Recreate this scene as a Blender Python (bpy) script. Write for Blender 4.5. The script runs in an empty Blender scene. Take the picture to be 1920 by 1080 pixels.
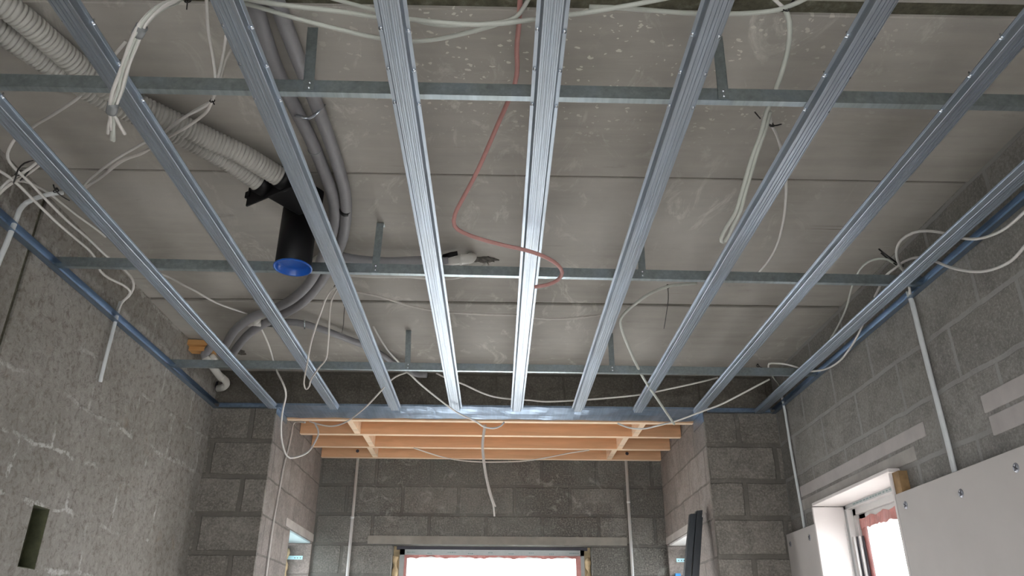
import bpy, bmesh, math, random
from mathutils import Vector, Matrix
random.seed(7)
scene = bpy.context.scene
COL = scene.collection
PI = math.pi

# ------------------------------------------------------------------ camera
# Metres.  x right, y into the room, z up, measured from the camera (floor at z = -1.40)
FPX, PITCH, YAW, ROLL = 1441.658, 0.43923, 0.01746, 0.00537
FW = Vector((math.sin(YAW) * math.cos(PITCH), math.cos(YAW) * math.cos(PITCH), math.sin(PITCH)))
R0 = Vector((math.cos(YAW), -math.sin(YAW), 0))
U0 = R0.cross(FW)
RT = R0 * math.cos(ROLL) + U0 * math.sin(ROLL)
UP = -R0 * math.sin(ROLL) + U0 * math.cos(ROLL)
cam_data = bpy.data.cameras.new('camera')
cam = bpy.data.objects.new('camera', cam_data)
COL.objects.link(cam)
cam_data.sensor_width = 36.0
cam_data.lens = FPX / 1920 * 36.0
cam_data.clip_start = 0.02
cam.matrix_world = Matrix(((RT.x, UP.x, -FW.x, 0), (RT.y, UP.y, -FW.y, 0), (RT.z, UP.z, -FW.z, 0), (0, 0, 0, 1)))
scene.camera = cam

# ------------------------------------------------------------------ light
world = bpy.data.worlds.new('overcast_sky')
scene.world = world
world.use_nodes = True
wn = world.node_tree
wn.nodes['Background'].inputs['Color'].default_value = (0.985, 0.965, 1.0, 1)
wn.nodes['Background'].inputs['Strength'].default_value = 11.0


def portal(name, loc, rot, sx, sy):
    d = bpy.data.lights.new(name, 'AREA')
    d.shape = 'RECTANGLE'; d.size = sx; d.size_y = sy
    d.cycles.is_portal = True
    o = bpy.data.objects.new(name, d); COL.objects.link(o)
    o.location = loc; o.rotation_euler = rot


scene.view_settings.view_transform = 'Standard'
scene.view_settings.look = 'None'
scene.view_settings.gamma = 1.0
scene.view_settings.use_curve_mapping = False
scene.view_settings.exposure = 1.05
scene.cycles.max_bounces = 10
scene.cycles.diffuse_bounces = 6
scene.cycles.glossy_bounces = 4
scene.cycles.sample_clamp_indirect = 6.0

# ------------------------------------------------------------------ the room's measures
FLOOR = -1.40
ZC = 1.4616            # underside of the concrete slabs
ZH = 1.2315            # underside of the furring channels
ZF = ZH + 0.018        # top flanges of the channels / underside of the cross bars
XL, XR = -1.624, 1.601
YB = 4.292             # wall with the opening
AXL, AXR = -1.268, 1.182
YA = 5.568             # back wall of the alcove
YR = -1.8              # wall behind the viewer
# window openings
BW = (-0.72, 0.66, -1.30, 0.652)       # back window: x0 x1 z0 z1
SW = (3.06, 3.86, -0.45, 0.652)        # right window: y0 y1 z0 z1
LWN = (4.93, 5.545, -1.30, 0.662)      # alcove left: y0 y1 z0 z1
RWN = (4.86, 5.535, -1.30, 0.662)
portal('portal_back', (-0.03, YA + 0.30, (BW[2] + BW[3]) / 2), (-PI / 2, 0, 0), 1.38, BW[3] - BW[2])
portal('portal_right', (XR + 0.30, (SW[0] + SW[1]) / 2, (SW[2] + SW[3]) / 2), (0, PI / 2, 0), SW[3] - SW[2], SW[1] - SW[0])
portal('portal_alcove_left', (XL - 0.14, (LWN[0] + LWN[1]) / 2, (LWN[2] + LWN[3]) / 2), (0, -PI / 2, 0), LWN[3] - LWN[2], LWN[1] - LWN[0])
portal('portal_alcove_right', (XR + 0.14, (RWN[0] + RWN[1]) / 2, (RWN[2] + RWN[3]) / 2), (0, PI / 2, 0), RWN[3] - RWN[2], RWN[1] - RWN[0])
portal('portal_behind', (0, YR - 0.3, -0.35), (PI / 2, 0, 0), 2.4, 1.9)


def at(x, y, d=1.40):
    """A measured sight line met with a level at height d, or with a plane ('x', v) / ('y', v)."""
    r = FW * FPX + RT * (x - 960) + UP * (540 - y)
    if isinstance(d, tuple):
        return r * (d[1] / r[0]) if d[0] == 'x' else r * (d[1] / r[1])
    return r * (d / r.z)


# ------------------------------------------------------------------ materials
class NT:
    def __init__(s, name):
        s.m = bpy.data.materials.new(name); s.m.use_nodes = True
        s.t = s.m.node_tree; s.t.nodes.clear()
        s.out = s.n('ShaderNodeOutputMaterial')
        s.b = s.n('ShaderNodeBsdfPrincipled')
        s.l(s.b.outputs[0], s.out.inputs[0])

    def n(s, t, **k):
        x = s.t.nodes.new(t)
        for a, v in k.items(): setattr(x, a, v)
        return x

    def l(s, a, b): s.t.links.new(a, b)

    def set(s, **k):
        for a, v in k.items():
            i = s.b.inputs[a.replace('_', ' ')]
            i.default_value = v if not (isinstance(v, tuple) and len(v) == 3) else (*v, 1)

    def coord(s, scale=(1, 1, 1), loc=(0, 0, 0), rot=(0, 0, 0)):
        tc = s.n('ShaderNodeTexCoord'); mp = s.n('ShaderNodeMapping')
        mp.inputs['Scale'].default_value = scale; mp.inputs['Location'].default_value = loc
        mp.inputs['Rotation'].default_value = rot
        s.l(tc.outputs['Object'], mp.inputs[0]); return mp.outputs[0]

    def noise(s, vec, scale, detail=4, rough=0.6, dist=0.0):
        x = s.n('ShaderNodeTexNoise')
        x.inputs['Scale'].default_value = scale; x.inputs['Detail'].default_value = detail
        x.inputs['Roughness'].default_value = rough; x.inputs['Distortion'].default_value = dist
        s.l(vec, x.inputs['Vector']); return x.outputs['Fac']

    def ramp(s, fac, stops, interp='LINEAR'):
        x = s.n('ShaderNodeValToRGB'); e = x.color_ramp.elements; x.color_ramp.interpolation = interp
        while len(e) < len(stops): e.new(0.5)
        for k, (p, c) in enumerate(stops):
            e[k].position = p
            e[k].color = (c, c, c, 1) if not isinstance(c, tuple) else (*c, 1)
        s.l(fac, x.inputs[0]); return x.outputs[0]

    def mix(s, fac, a, b, mode='MIX'):
        x = s.n('ShaderNodeMix', data_type='RGBA', blend_type=mode)
        for i, v in ((0, fac), (6, a), (7, b)):
            if isinstance(v, (int, float)): x.inputs[i].default_value = v
            elif isinstance(v, tuple): x.inputs[i].default_value = (*v, 1)
            else: s.l(v, x.inputs[i])
        return x.outputs[2]

    def math(s, op, a, b=0.0):
        x = s.n('ShaderNodeMath', operation=op)
        for i, v in ((0, a), (1, b)):
            if isinstance(v, (int, float)): x.inputs[i].default_value = v
            else: s.l(v, x.inputs[i])
        return x.outputs[0]

    def bump(s, h, strength=0.5, dist=0.01, prev=None):
        x = s.n('ShaderNodeBump'); x.inputs['Strength'].default_value = strength
        x.inputs['Distance'].default_value = dist
        s.l(h, x.inputs['Height'])
        if prev is not None: s.l(prev, x.inputs['Normal'])
        s.l(x.outputs[0], s.b.inputs['Normal']); return x.outputs[0]

    def col(s, c): s.l(c, s.b.inputs['Base Color'])


def simple(name, col, rough=0.5, metal=0.0, var=0.12, scale=30, bump=0.0):
    m = NT(name); v = m.coord()
    n = m.noise(v, scale)
    a = tuple(max(0, c * (1 - var)) for c in col); b = tuple(min(1, c * (1 + var)) for c in col)
    m.col(m.ramp(n, [(0.3, a), (0.7, b)]))
    m.set(Roughness=rough, Metallic=metal)
    if bump: m.bump(m.noise(v, scale * 3), bump, 0.002)
    return m.m


def galvanised(name, base=(0.39, 0.435, 0.49), rough=0.38, aniso=0.0):  # bluish base: blue of the reflected sky put into the steel's colour
    m = NT(name)
    v = m.coord((1, 1, 1))
    streak = m.noise(m.coord((60, 2.2, 60)), 1.0, 3)
    spang = m.noise(v, 55, 2, 0.5)
    c = m.ramp(streak, [(0.25, tuple(x * 0.74 for x in base)), (0.6, base), (0.85, tuple(min(1, x * 1.25) for x in base))])
    c = m.mix(m.math('MULTIPLY', spang, 0.10), c, tuple(x * 0.72 for x in base))
    patch = m.ramp(m.noise(m.coord((9, 1.8, 9)), 1.0, 2), [(0.45, 0.0), (0.7, 1.0)])
    c = m.mix(m.math('MULTIPLY', patch, 0.30), c, (0.42, 0.52, 0.66))
    m.col(c); m.set(Metallic=0.92)
    m.l(m.ramp(spang, [(0.3, rough - 0.02), (0.7, rough + 0.04)]), m.b.inputs['Roughness'])
    m.bump(streak, 0.04, 0.001)
    return m.m


def slab_concrete():
    m = NT('smooth_slab_concrete')
    v = m.coord()
    big = m.noise(v, 1.7, 5, 0.6)
    c = m.ramp(big, [(0.28, (0.262, 0.244, 0.222)), (0.52, (0.345, 0.325, 0.30)), (0.75, (0.42, 0.40, 0.375))])
    grain = m.noise(m.coord((1.2, 9, 9)), 2.2, 6, 0.65)
    c = m.mix(m.ramp(grain, [(0.3, 0.0), (0.75, 0.45)]), c, (0.46, 0.43, 0.385))
    # thin dark casting lines that run across the room
    w = m.noise(m.coord((1.6, 34, 1), (0.3, 0, 0)), 1.0, 4, 0.7)
    brk = m.noise(m.coord((2.4, 2.4, 2.4)), 1.6, 3)
    lines = m.math('MULTIPLY', m.ramp(w, [(0.66, 0.0), (0.74, 1.0)]), m.ramp(brk, [(0.48, 0.0), (0.6, 1.0)]))
    c = m.mix(m.math('MULTIPLY', lines, 0.75), c, (0.17, 0.15, 0.125))
    # pale laitance smears
    sm = m.noise(m.coord((3.2, 1.6, 2)), 2.0, 9, 0.72, 1.6)
    region = m.ramp(m.noise(v, 0.9, 2), [(0.42, 0.0), (0.6, 1.0)])
    smf = m.math('MULTIPLY', m.ramp(sm, [(0.55, 0.0), (0.66, 0.75)]), region)
    c = m.mix(smf, c, (0.58, 0.565, 0.52))
    # mortar splashes: small pale flecks, mostly over the middle of the room
    vo = m.n('ShaderNodeTexVoronoi'); vo.inputs['Scale'].default_value = 44
    vo.inputs['Randomness'].default_value = 1.0
    m.l(m.mix(0.05, m.coord((1, 1.35, 0)), m.noise(v, 30, 2)), vo.inputs['Vector'])
    pick = m.n('ShaderNodeSeparateColor'); m.l(vo.outputs['Color'], pick.inputs[0])
    thr = m.math('MULTIPLY', m.ramp(pick.outputs[0], [(0.35, 0.0), (1.0, 1.0)]), 0.36)
    dot = m.math('LESS_THAN', vo.outputs['Distance'], thr)
    sx = m.n('ShaderNodeSeparateXYZ'); m.l(m.coord(), sx.inputs[0])
    ymask = m.math('MULTIPLY', m.ramp(m.math('MULTIPLY', sx.outputs[1], 0.4), [(0.48, 0.0), (0.56, 1.0)]),
                   m.ramp(m.math('MULTIPLY', sx.outputs[1], 0.4), [(0.72, 1.0), (0.82, 0.0)]))
    xm = m.math('ADD', m.math('MULTIPLY', sx.outputs[0], 0.25), 0.5)
    xmask = m.math('MULTIPLY', m.ramp(xm, [(0.36, 0.0), (0.44, 1.0)]), m.ramp(xm, [(0.68, 1.0), (0.80, 0.0)]))
    reg2 = m.ramp(m.noise(v, 2.6, 2), [(0.36, 0.0), (0.46, 1.0)])
    f = m.math('MULTIPLY', m.math('MULTIPLY', dot, ymask), m.math('MULTIPLY', xmask, reg2))
    c = m.mix(m.math('MULTIPLY', f, 0.75), c, (0.66, 0.65, 0.58))
    # dark scuffs
    sc = m.ramp(m.noise(m.coord((1, 2.5, 1), (4, 2, 0)), 3.1, 7, 0.7), [(0.66, 0.0), (0.76, 0.5)])
    c = m.mix(sc, c, (0.20, 0.185, 0.16))
    m.col(c); m.set(Roughness=0.82)
    m.bump(m.noise(v, 60, 6, 0.7), 0.22, 0.003)
    return m.m


def block_wall(name, axis, dark, light, mortar, u0=0.0, z0=0.652, width=0.395, height=0.20, ms=0.010,
               smear=0.35, smear_col=(0.5, 0.48, 0.45), rough_amt=0.7, tint=None, joint_bump=0.8, vis=1.0, pits=True):
    m = NT(name)
    tc = m.n('ShaderNodeTexCoord'); sp = m.n('ShaderNodeSeparateXYZ'); m.l(tc.outputs['Object'], sp.inputs[0])
    cb = m.n('ShaderNodeCombineXYZ')
    m.l(m.math('ADD', sp.outputs[0 if axis == 'x' else 1], 8 * width - u0), cb.inputs[0])
    m.l(m.math('ADD', sp.outputs[2], 16 * height - z0), cb.inputs[1])
    v = m.coord()
    wob = m.n('ShaderNodeTexNoise'); wob.inputs['Scale'].default_value = 7.0; wob.inputs['Detail'].default_value = 5
    m.l(v, wob.inputs['Vector'])
    off = m.n('ShaderNodeVectorMath', operation='SUBTRACT'); m.l(wob.outputs['Color'], off.inputs[0]); off.inputs[1].default_value = (0.5, 0.5, 0.5)
    sc = m.n('ShaderNodeVectorMath', operation='SCALE'); m.l(off.outputs[0], sc.inputs[0]); sc.inputs['Scale'].default_value = 0.018
    ad = m.n('ShaderNodeVectorMath', operation='ADD'); m.l(cb.outputs[0], ad.inputs[0]); m.l(sc.outputs[0], ad.inputs[1])
    br = m.n('ShaderNodeTexBrick'); br.offset = 0.5; br.offset_frequency = 2; br.squash = 1.0
    br.inputs['Scale'].default_value = 1.0
    br.inputs['Brick Width'].default_value = width; br.inputs['Row Height'].default_value = height
    br.inputs['Mortar Size'].default_value = ms; br.inputs['Mortar Smooth'].default_value = 0.35
    br.inputs['Bias'].default_value = 0.0
    br.inputs['Color1'].default_value = (0, 0, 0, 1); br.inputs['Color2'].default_value = (1, 1, 1, 1)
    br.inputs['Mortar'].default_value = (0.5, 0.5, 0.5, 1)
    m.l(ad.outputs[0], br.inputs['Vector'])
    blk = m.mix(br.outputs['Color'], dark, light)
    mott = m.noise(v, 6.5, 8, 0.75, 0.5)
    blk = m.mix(m.ramp(mott, [(0.40, 0.0), (0.62, 0.85)]), blk, tuple((a + b) / 2 * 0.62 for a, b in zip(dark, light)))
    grit = m.noise(v, 95, 5, 0.85)
    blk = m.mix(m.ramp(grit, [(0.50, 0.0), (0.66, 0.85 * rough_amt)]), blk, tuple(min(1, c * 1.7) for c in light))
    blk = m.mix(m.ramp(grit, [(0.34, 0.9 * rough_amt), (0.46, 0.0)]), blk, tuple(c * 0.42 for c in dark))
    jf = m.math('MULTIPLY', br.outputs['Fac'], m.ramp(m.noise(v, 6, 4), [(0.30, 0.35 * vis), (0.55, vis)]))
    c = m.mix(jf, blk, mortar)
    sm = m.math('MULTIPLY', m.ramp(m.noise(v, 9, 8, 0.75, 0.8), [(0.55, 0.0), (0.66, 1.0)]),
                m.ramp(m.noise(v, 1.6, 3), [(0.42, 0.15), (0.62, 1.0)]))
    c = m.mix(m.math('MULTIPLY', sm, smear), c, smear_col)
    if tint:
        c = m.mix(m.ramp(m.noise(v, 1.1, 3), [(0.4, 0.0), (0.65, 0.5)]), c, tint)
    m.col(c); m.set(Roughness=0.93)
    b1 = m.bump(m.math('SUBTRACT', 1.0, br.outputs['Fac']), joint_bump, 0.008)
    b2 = m.bump(m.noise(v, 18, 8, 0.75), 0.55, 0.015, b1)
    if pits:
        m.bump(m.ramp(grit, [(0.36, 0.0), (0.5, 1.0)]), 0.5 * rough_amt, 0.004, b2)
    return m.m


def rough_render():
    m = NT('rough_mortar_render')
    v = m.coord()
    big = m.noise(v, 2.0, 6, 0.62)
    c = m.ramp(big, [(0.25, (0.245, 0.225, 0.20)), (0.5, (0.34, 0.315, 0.285)), (0.78, (0.42, 0.40, 0.375))])
    tex = m.noise(v, 34, 8, 0.8, 0.6)
    c = m.mix(m.ramp(tex, [(0.40, 0.75), (0.50, 0.0)]), c, (0.175, 0.155, 0.13))
    c = m.mix(m.ramp(tex, [(0.55, 0.0), (0.68, 0.6)]), c, (0.52, 0.49, 0.46))
    brown = m.ramp(m.noise(m.coord(loc=(3, 1, 2)), 7, 5, 0.7), [(0.60, 0.0), (0.72, 0.5)])
    c = m.mix(brown, c, (0.30, 0.235, 0.17))
    # courses of the blocks beneath, picked out in white mortar here and there
    tc = m.n('ShaderNodeTexCoord'); sp = m.n('ShaderNodeSeparateXYZ'); m.l(tc.outputs['Object'], sp.inputs[0])
    cb = m.n('ShaderNodeCombineXYZ')
    wv = m.math('MULTIPLY', m.math('SUBTRACT', m.noise(v, 6, 5), 0.5), 0.09)
    m.l(m.math('ADD', m.math('ADD', sp.outputs[1], 4.11), wv), cb.inputs[0])
    m.l(m.math('ADD', m.math('ADD', sp.outputs[2], 3.2 - 0.652), wv), cb.inputs[1])
    br = m.n('ShaderNodeTexBrick'); br.offset = 0.5
    br.inputs['Scale'].default_value = 1.0; br.inputs['Brick Width'].default_value = 0.395
    br.inputs['Row Height'].default_value = 0.2; br.inputs['Mortar Size'].default_value = 0.011
    br.inputs['Mortar Smooth'].default_value = 0.6
    m.l(cb.outputs[0], br.inputs['Vector'])
    pat = m.math('MULTIPLY', m.ramp(m.noise(v, 3.4, 4), [(0.50, 0.0), (0.58, 1.0)]), m.ramp(m.noise(v, 30, 5, 0.8), [(0.44, 0.0), (0.54, 1.0)]))
    low = m.ramp(m.math('ADD', m.math('MULTIPLY', sp.outputs[2], 0.5), 0.3), [(0.55, 1.0), (0.85, 0.55)])
    f = m.math('MULTIPLY', m.math('MULTIPLY', br.outputs['Fac'], pat), low)
    c = m.mix(m.math('MULTIPLY', f, 0.85), c, (0.66, 0.65, 0.63))
    # mortar pressed out along the slab edge
    up = m.math('ABSOLUTE', m.math('SUBTRACT', m.math('ADD', sp.outputs[2], wv), 1.305))
    e = m.math('MULTIPLY', m.ramp(m.math('MULTIPLY', up, 10), [(0.10, 1.0), (0.30, 0.0)]), m.ramp(m.noise(v, 13, 6, 0.8), [(0.42, 0.0), (0.6, 0.8)]))
    c = m.mix(e, c, (0.60, 0.575, 0.55))
    m.col(c); m.set(Roughness=0.95)
    b = m.bump(m.noise(v, 11, 8, 0.7), 0.8, 0.030)
    b = m.bump(tex, 0.8, 0.012, b)
    m.bump(br.outputs['Fac'], 0.3, 0.006, b)
    return m.m


def timber(name, base, knots=True):
    m = NT(name)
    v = m.coord((0.9, 9, 9))
    g = m.noise(v, 3.0, 6, 0.6, 0.8)
    c = m.ramp(g, [(0.3, tuple(x * 0.86 for x in base)), (0.7, tuple(min(1, x * 1.10) for x in base))])
    if knots:
        vo = m.n('ShaderNodeTexVoronoi'); vo.inputs['Scale'].default_value = 5.0
        m.l(m.coord((0.55, 1.0, 1.0)), vo.inputs['Vector'])
        k = m.ramp(vo.outputs['Distance'], [(0.10, 1.0), (0.15, 0.0)])
        c = m.mix(m.math('MULTIPLY', k, 0.75), c, (0.23, 0.075, 0.025))
    m.col(c); m.set(Roughness=0.6)
    return m.m


M = {}
M['galv'] = galvanised('galvanised_steel')
M['bar'] = galvanised('galvanised_bar_steel', (0.37, 0.425, 0.44), 0.40)
M['sheet'] = galvanised('galvanised_sheet_steel', (0.27, 0.35, 0.46), 0.36)
M['screw'] = simple('zinc_screw_steel', (0.75, 0.80, 0.88), 0.22, 1.0, 0.05)
M['slab'] = slab_concrete()
M['render'] = rough_render()
M['blk_back'] = block_wall('dark_blockwork', 'x', (0.155, 0.140, 0.122), (0.235, 0.215, 0.19), (0.125, 0.115, 0.10), u0=-1.397 + 0.1975, ms=0.016, smear=0.35, smear_col=(0.33, 0.31, 0.28))
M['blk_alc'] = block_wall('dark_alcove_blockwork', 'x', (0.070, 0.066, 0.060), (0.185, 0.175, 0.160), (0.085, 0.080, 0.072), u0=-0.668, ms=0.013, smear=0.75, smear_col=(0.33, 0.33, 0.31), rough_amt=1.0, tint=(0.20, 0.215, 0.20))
M['blk_up'] = block_wall('darker_upper_blockwork', 'x', (0.115, 0.102, 0.085), (0.155, 0.140, 0.12), (0.10, 0.09, 0.075), u0=-1.2, ms=0.006, smear=0.12)  # darker block tones for the strip above the alcove mouth
M['blk_side'] = block_wall('pale_blockwork', 'y', (0.21, 0.182, 0.168), (0.28, 0.25, 0.232), (0.135, 0.12, 0.11), u0=4.38, ms=0.006, smear=0.3, smear_col=(0.34, 0.31, 0.29), rough_amt=0.45, joint_bump=0.6)
M['blk_right'] = block_wall('grey_blockwork', 'y', (0.215, 0.205, 0.19), (0.285, 0.272, 0.258), (0.295, 0.288, 0.28), u0=3.301, ms=0.011, smear=0.2, smear_col=(0.45, 0.43, 0.41), rough_amt=0.5, joint_bump=0.35)
M['blk_plain'] = block_wall('plain_blockwork', 'x', (0.16, 0.15, 0.14), (0.20, 0.19, 0.175), (0.15, 0.14, 0.13))
M['floor'] = simple('dusty_screed', (0.50, 0.475, 0.44), 0.9, 0, 0.2, 3, 0.2)
M['lintel'] = simple('precast_lintel_concrete', (0.215, 0.203, 0.18), 0.9, 0, 0.15, 9, 0.3)
M['lintel_p'] = simple('pale_lintel_concrete', (0.36, 0.335, 0.315), 0.9, 0, 0.14, 8, 0.3)
M['brick_p'] = simple('pale_sand_lime_brick', (0.40, 0.37, 0.36), 0.9, 0, 0.08, 10, 0.2)
M['green'] = simple('mossy_recess_mortar', (0.065, 0.068, 0.036), 0.95, 0, 0.45, 22, 0.6)
M['board'] = simple('plasterboard_paper', (0.50, 0.47, 0.455), 0.85, 0, 0.03, 5)
M['board_w'] = simple('plasterboard_reveal', (0.70, 0.655, 0.64), 0.85, 0, 0.03, 5)
M['wood'] = timber('spruce_timber', (0.68, 0.415, 0.24))
M['wood_p'] = timber('pale_spruce_and_lit_edge', (0.80, 0.61, 0.44), False)  # pale noggin wood, also the light painted onto joist undersides
M['scrap'] = timber('offcut_timber', (0.62, 0.33, 0.12))
M['cable'] = simple('white_cable_sheath', (0.64, 0.62, 0.60), 0.45, 0, 0.04)
M['cable_g'] = simple('greenish_white_cable_sheath', (0.50, 0.52, 0.48), 0.45, 0, 0.04)
M['cable_c'] = simple('cream_cable_sheath', (0.58, 0.55, 0.52), 0.45, 0, 0.04)
M['conduit'] = simple('white_plastic_conduit', (0.62, 0.64, 0.65), 0.35, 0, 0.04)
M['red'] = simple('dull_red_tube', (0.45, 0.225, 0.21), 0.45, 0, 0.06)
M['duct'] = simple('grey_corrugated_plastic', (0.42, 0.41, 0.385), 0.5, 0, 0.05)
M['pipe'] = simple('grey_insulation_sleeve', (0.255, 0.25, 0.265), 0.55, 0, 0.05)
M['pipe_w'] = simple('white_drain_plastic', (0.60, 0.585, 0.55), 0.4, 0, 0.04)
M['tape'] = simple('grey_tape', (0.21, 0.22, 0.23), 0.4, 0, 0.1)
M['black'] = simple('black_plastic', (0.007, 0.007, 0.008), 0.5, 0, 0.1)
M['tie'] = simple('black_nylon', (0.015, 0.013, 0.013), 0.4)
M['black'].node_tree.nodes['Principled BSDF'].inputs['Specular IOR Level'].default_value = 0.2
M['blue'] = simple('blue_plastic_cap', (0.006, 0.085, 0.40), 0.32, 0, 0.05)
M['anthracite'] = simple('anthracite_coated_metal', (0.030, 0.036, 0.043), 0.35, 0.2, 0.1)
M['frame'] = simple('white_window_plastic', (0.66, 0.64, 0.63), 0.4, 0, 0.02)
M['frame_b'] = simple('cyan_lit_window_plastic', (0.50, 0.66, 0.72), 0.4, 0, 0.03)  # white frames with the cyan light on them put into the colour
M['film'] = simple('red_protective_film', (0.60, 0.27, 0.25), 0.25, 0, 0.22, 12)
M['strip'] = simple('printed_grey_sealing_tape', (0.42, 0.44, 0.44), 0.5, 0, 0.06)
M['print'] = simple('grey_green_print', (0.20, 0.27, 0.27), 0.6)
M['foam'] = simple('cured_pu_foam', (0.56, 0.44, 0.27), 0.8, 0, 0.25, 20, 0.5)
M['foam_d'] = simple('brown_rough_lath', (0.27, 0.165, 0.075), 0.8, 0, 0.3, 20, 0.5)
M['gasket'] = simple('dark_gasket_rubber', (0.05, 0.045, 0.06), 0.5)
M['disc'] = simple('zinc_fixing_plate', (0.36, 0.37, 0.41), 0.45, 0.5, 0.15)
M['bracket'] = simple('light_blue_zinc', (0.45, 0.72, 0.80), 0.4, 0.2, 0.05)
M['bluew'] = simple('blue_wrapping', (0.03, 0.22, 0.52), 0.4, 0, 0.1)
M['hole'] = simple('dark_broken_concrete', (0.10, 0.09, 0.08), 0.95, 0, 0.6, 60, 0.8)
M['ground'] = simple('pale_yard_ground', (0.42, 0.41, 0.39), 0.9, 0, 0.1, 2)

g = NT('window_glass')
g.t.nodes.remove(g.b)
tr = g.n('ShaderNodeBsdfTransparent'); tr.inputs[0].default_value = (0.80, 0.82, 0.815, 1)
gl = g.n('ShaderNodeBsdfGlossy'); gl.inputs['Roughness'].default_value = 0.02
fr = g.n('ShaderNodeLayerWeight'); fr.inputs[0].default_value = 0.5
fp = g.math('MULTIPLY', g.math('POWER', fr.outputs['Facing'], 4.0), 0.45)
mx = g.n('ShaderNodeMixShader'); g.l(g.math('ADD', fp, 0.03), mx.inputs[0]); g.l(tr.outputs[0], mx.inputs[1]); g.l(gl.outputs[0], mx.inputs[2])
g.l(mx.outputs[0], g.out.inputs[0])
M['glass'] = g.m


# ------------------------------------------------------------------ mesh helpers
def link(name, bm, mat, parent=None, smooth=False, loc=None):
    me = bpy.data.meshes.new(name)
    bmesh.ops.recalc_face_normals(bm, faces=bm.faces)
    bm.to_mesh(me); bm.free()
    me.materials.append(M[mat] if isinstance(mat, str) else mat)
    if smooth:
        for p in me.polygons: p.use_smooth = True
    o = bpy.data.objects.new(name, me); COL.objects.link(o)
    if parent is not None: o.parent = parent
    if loc is not None: o.location = loc
    return o


def tag(o, label, cat, group=None, kind=None):
    o['label'] = label; o['category'] = cat
    if group: o['group'] = group
    if kind: o['kind'] = kind
    return o


def thing(name, label, cat, loc=(0, 0, 0), group=None):
    o = bpy.data.objects.new(name, None); COL.objects.link(o); o.location = loc
    o.empty_display_size = 0.05
    return tag(o, label, cat, group)


def struct(name, bm, mat, parent=None, smooth=False):
    o = link(name, bm, mat, parent, smooth)
    if parent is None: o['kind'] = 'structure'
    return o


def box(bm, x0, x1, y0, y1, z0, z1, mtx=None):
    vs = [bm.verts.new(Vector(p) if mtx is None else mtx @ Vector(p)) for p in
          ((x0, y0, z0), (x1, y0, z0), (x1, y1, z0), (x0, y1, z0), (x0, y0, z1), (x1, y0, z1), (x1, y1, z1), (x0, y1, z1))]
    for f in ((0, 3, 2, 1), (4, 5, 6, 7), (0, 1, 5, 4), (1, 2, 6, 5), (2, 3, 7, 6), (3, 0, 4, 7)):
        bm.faces.new([vs[i] for i in f])
    return bm


def B(*a, mtx=None): return box(bmesh.new(), *a, mtx=mtx)


def bevel(bm, w, seg=2):
    bmesh.ops.bevel(bm, geom=bm.edges[:], offset=w, segments=seg, affect='EDGES', profile=0.6)
    return bm


def smooth_path(pts, step=0.02):
    """Catmull-Rom through the points."""
    P = [Vector(p) for p in pts]
    if len(P) == 2:
        return P
    P = [P[0] * 2 - P[1]] + P + [P[-1] * 2 - P[-2]]
    out = []
    for i in range(1, len(P) - 2):
        a, b, c, d = P[i - 1:i + 3]
        n = max(2, min(40, int((c - b).length / step)))
        for k in range(n):
            t = k / n
            out.append(0.5 * ((2 * b) + (c - a) * t + (2 * a - 5 * b + 4 * c - d) * t * t + (3 * b - a - 3 * c + d) * t ** 3))
    out.append(P[-2]); return out


def tube(bm, path, r, seg=8, cap=True, flat=1.0):
    """r: number or function of running length."""
    n = len(path); rings = []; L = 0.0
    t0 = (path[1] - path[0]).normalized()
    nrm = t0.orthogonal().normalized() if abs(t0.z) > 0.9 else t0.cross(Vector((0, 0, 1))).normalized()
    for i, p in enumerate(path):
        if i: L += (p - path[i - 1]).length
        t = ((path[min(i + 1, n - 1)] - path[max(i - 1, 0)])).normalized()
        nrm = (nrm - t * nrm.dot(t))
        nrm = nrm.normalized() if nrm.length > 1e-6 else t.orthogonal().normalized()
        bn = t.cross(nrm)
        rr = r(L) if callable(r) else r
        rings.append([bm.verts.new(p + (nrm * math.cos(2 * PI * k / seg) * flat + bn * math.sin(2 * PI * k / seg)) * rr) for k in range(seg)])
    for a, b in zip(rings, rings[1:]):
        for k in range(seg):
            bm.faces.new((a[k], a[(k + 1) % seg], b[(k + 1) % seg], b[k]))
    if cap:
        bm.faces.new(rings[0]); bm.faces.new(rings[-1])
    return bm


def lathe(bm, prof, origin, axis=Vector((0, 0, 1)), seg=24):
    """prof: (radius, distance along axis)."""
    axis = axis.normalized(); u = axis.orthogonal().normalized(); w = axis.cross(u); O = Vector(origin)
    rings = []
    for r, h in prof:
        if r < 1e-6: rings.append([bm.verts.new(O + axis * h)])
        else: rings.append([bm.verts.new(O + axis * h + (u * math.cos(2 * PI * k / seg) + w * math.sin(2 * PI * k / seg)) * r) for k in range(seg)])
    for a, b in zip(rings, rings[1:]):
        for k in range(seg):
            k2 = (k + 1) % seg
            if len(a) == 1 and len(b) == 1: continue
            if len(a) == 1: bm.faces.new((a[0], b[k2], b[k]))
            elif len(b) == 1: bm.faces.new((a[k], a[k2], b[0]))
            else: bm.faces.new((a[k], a[k2], b[k2], b[k]))
    return bm


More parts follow.
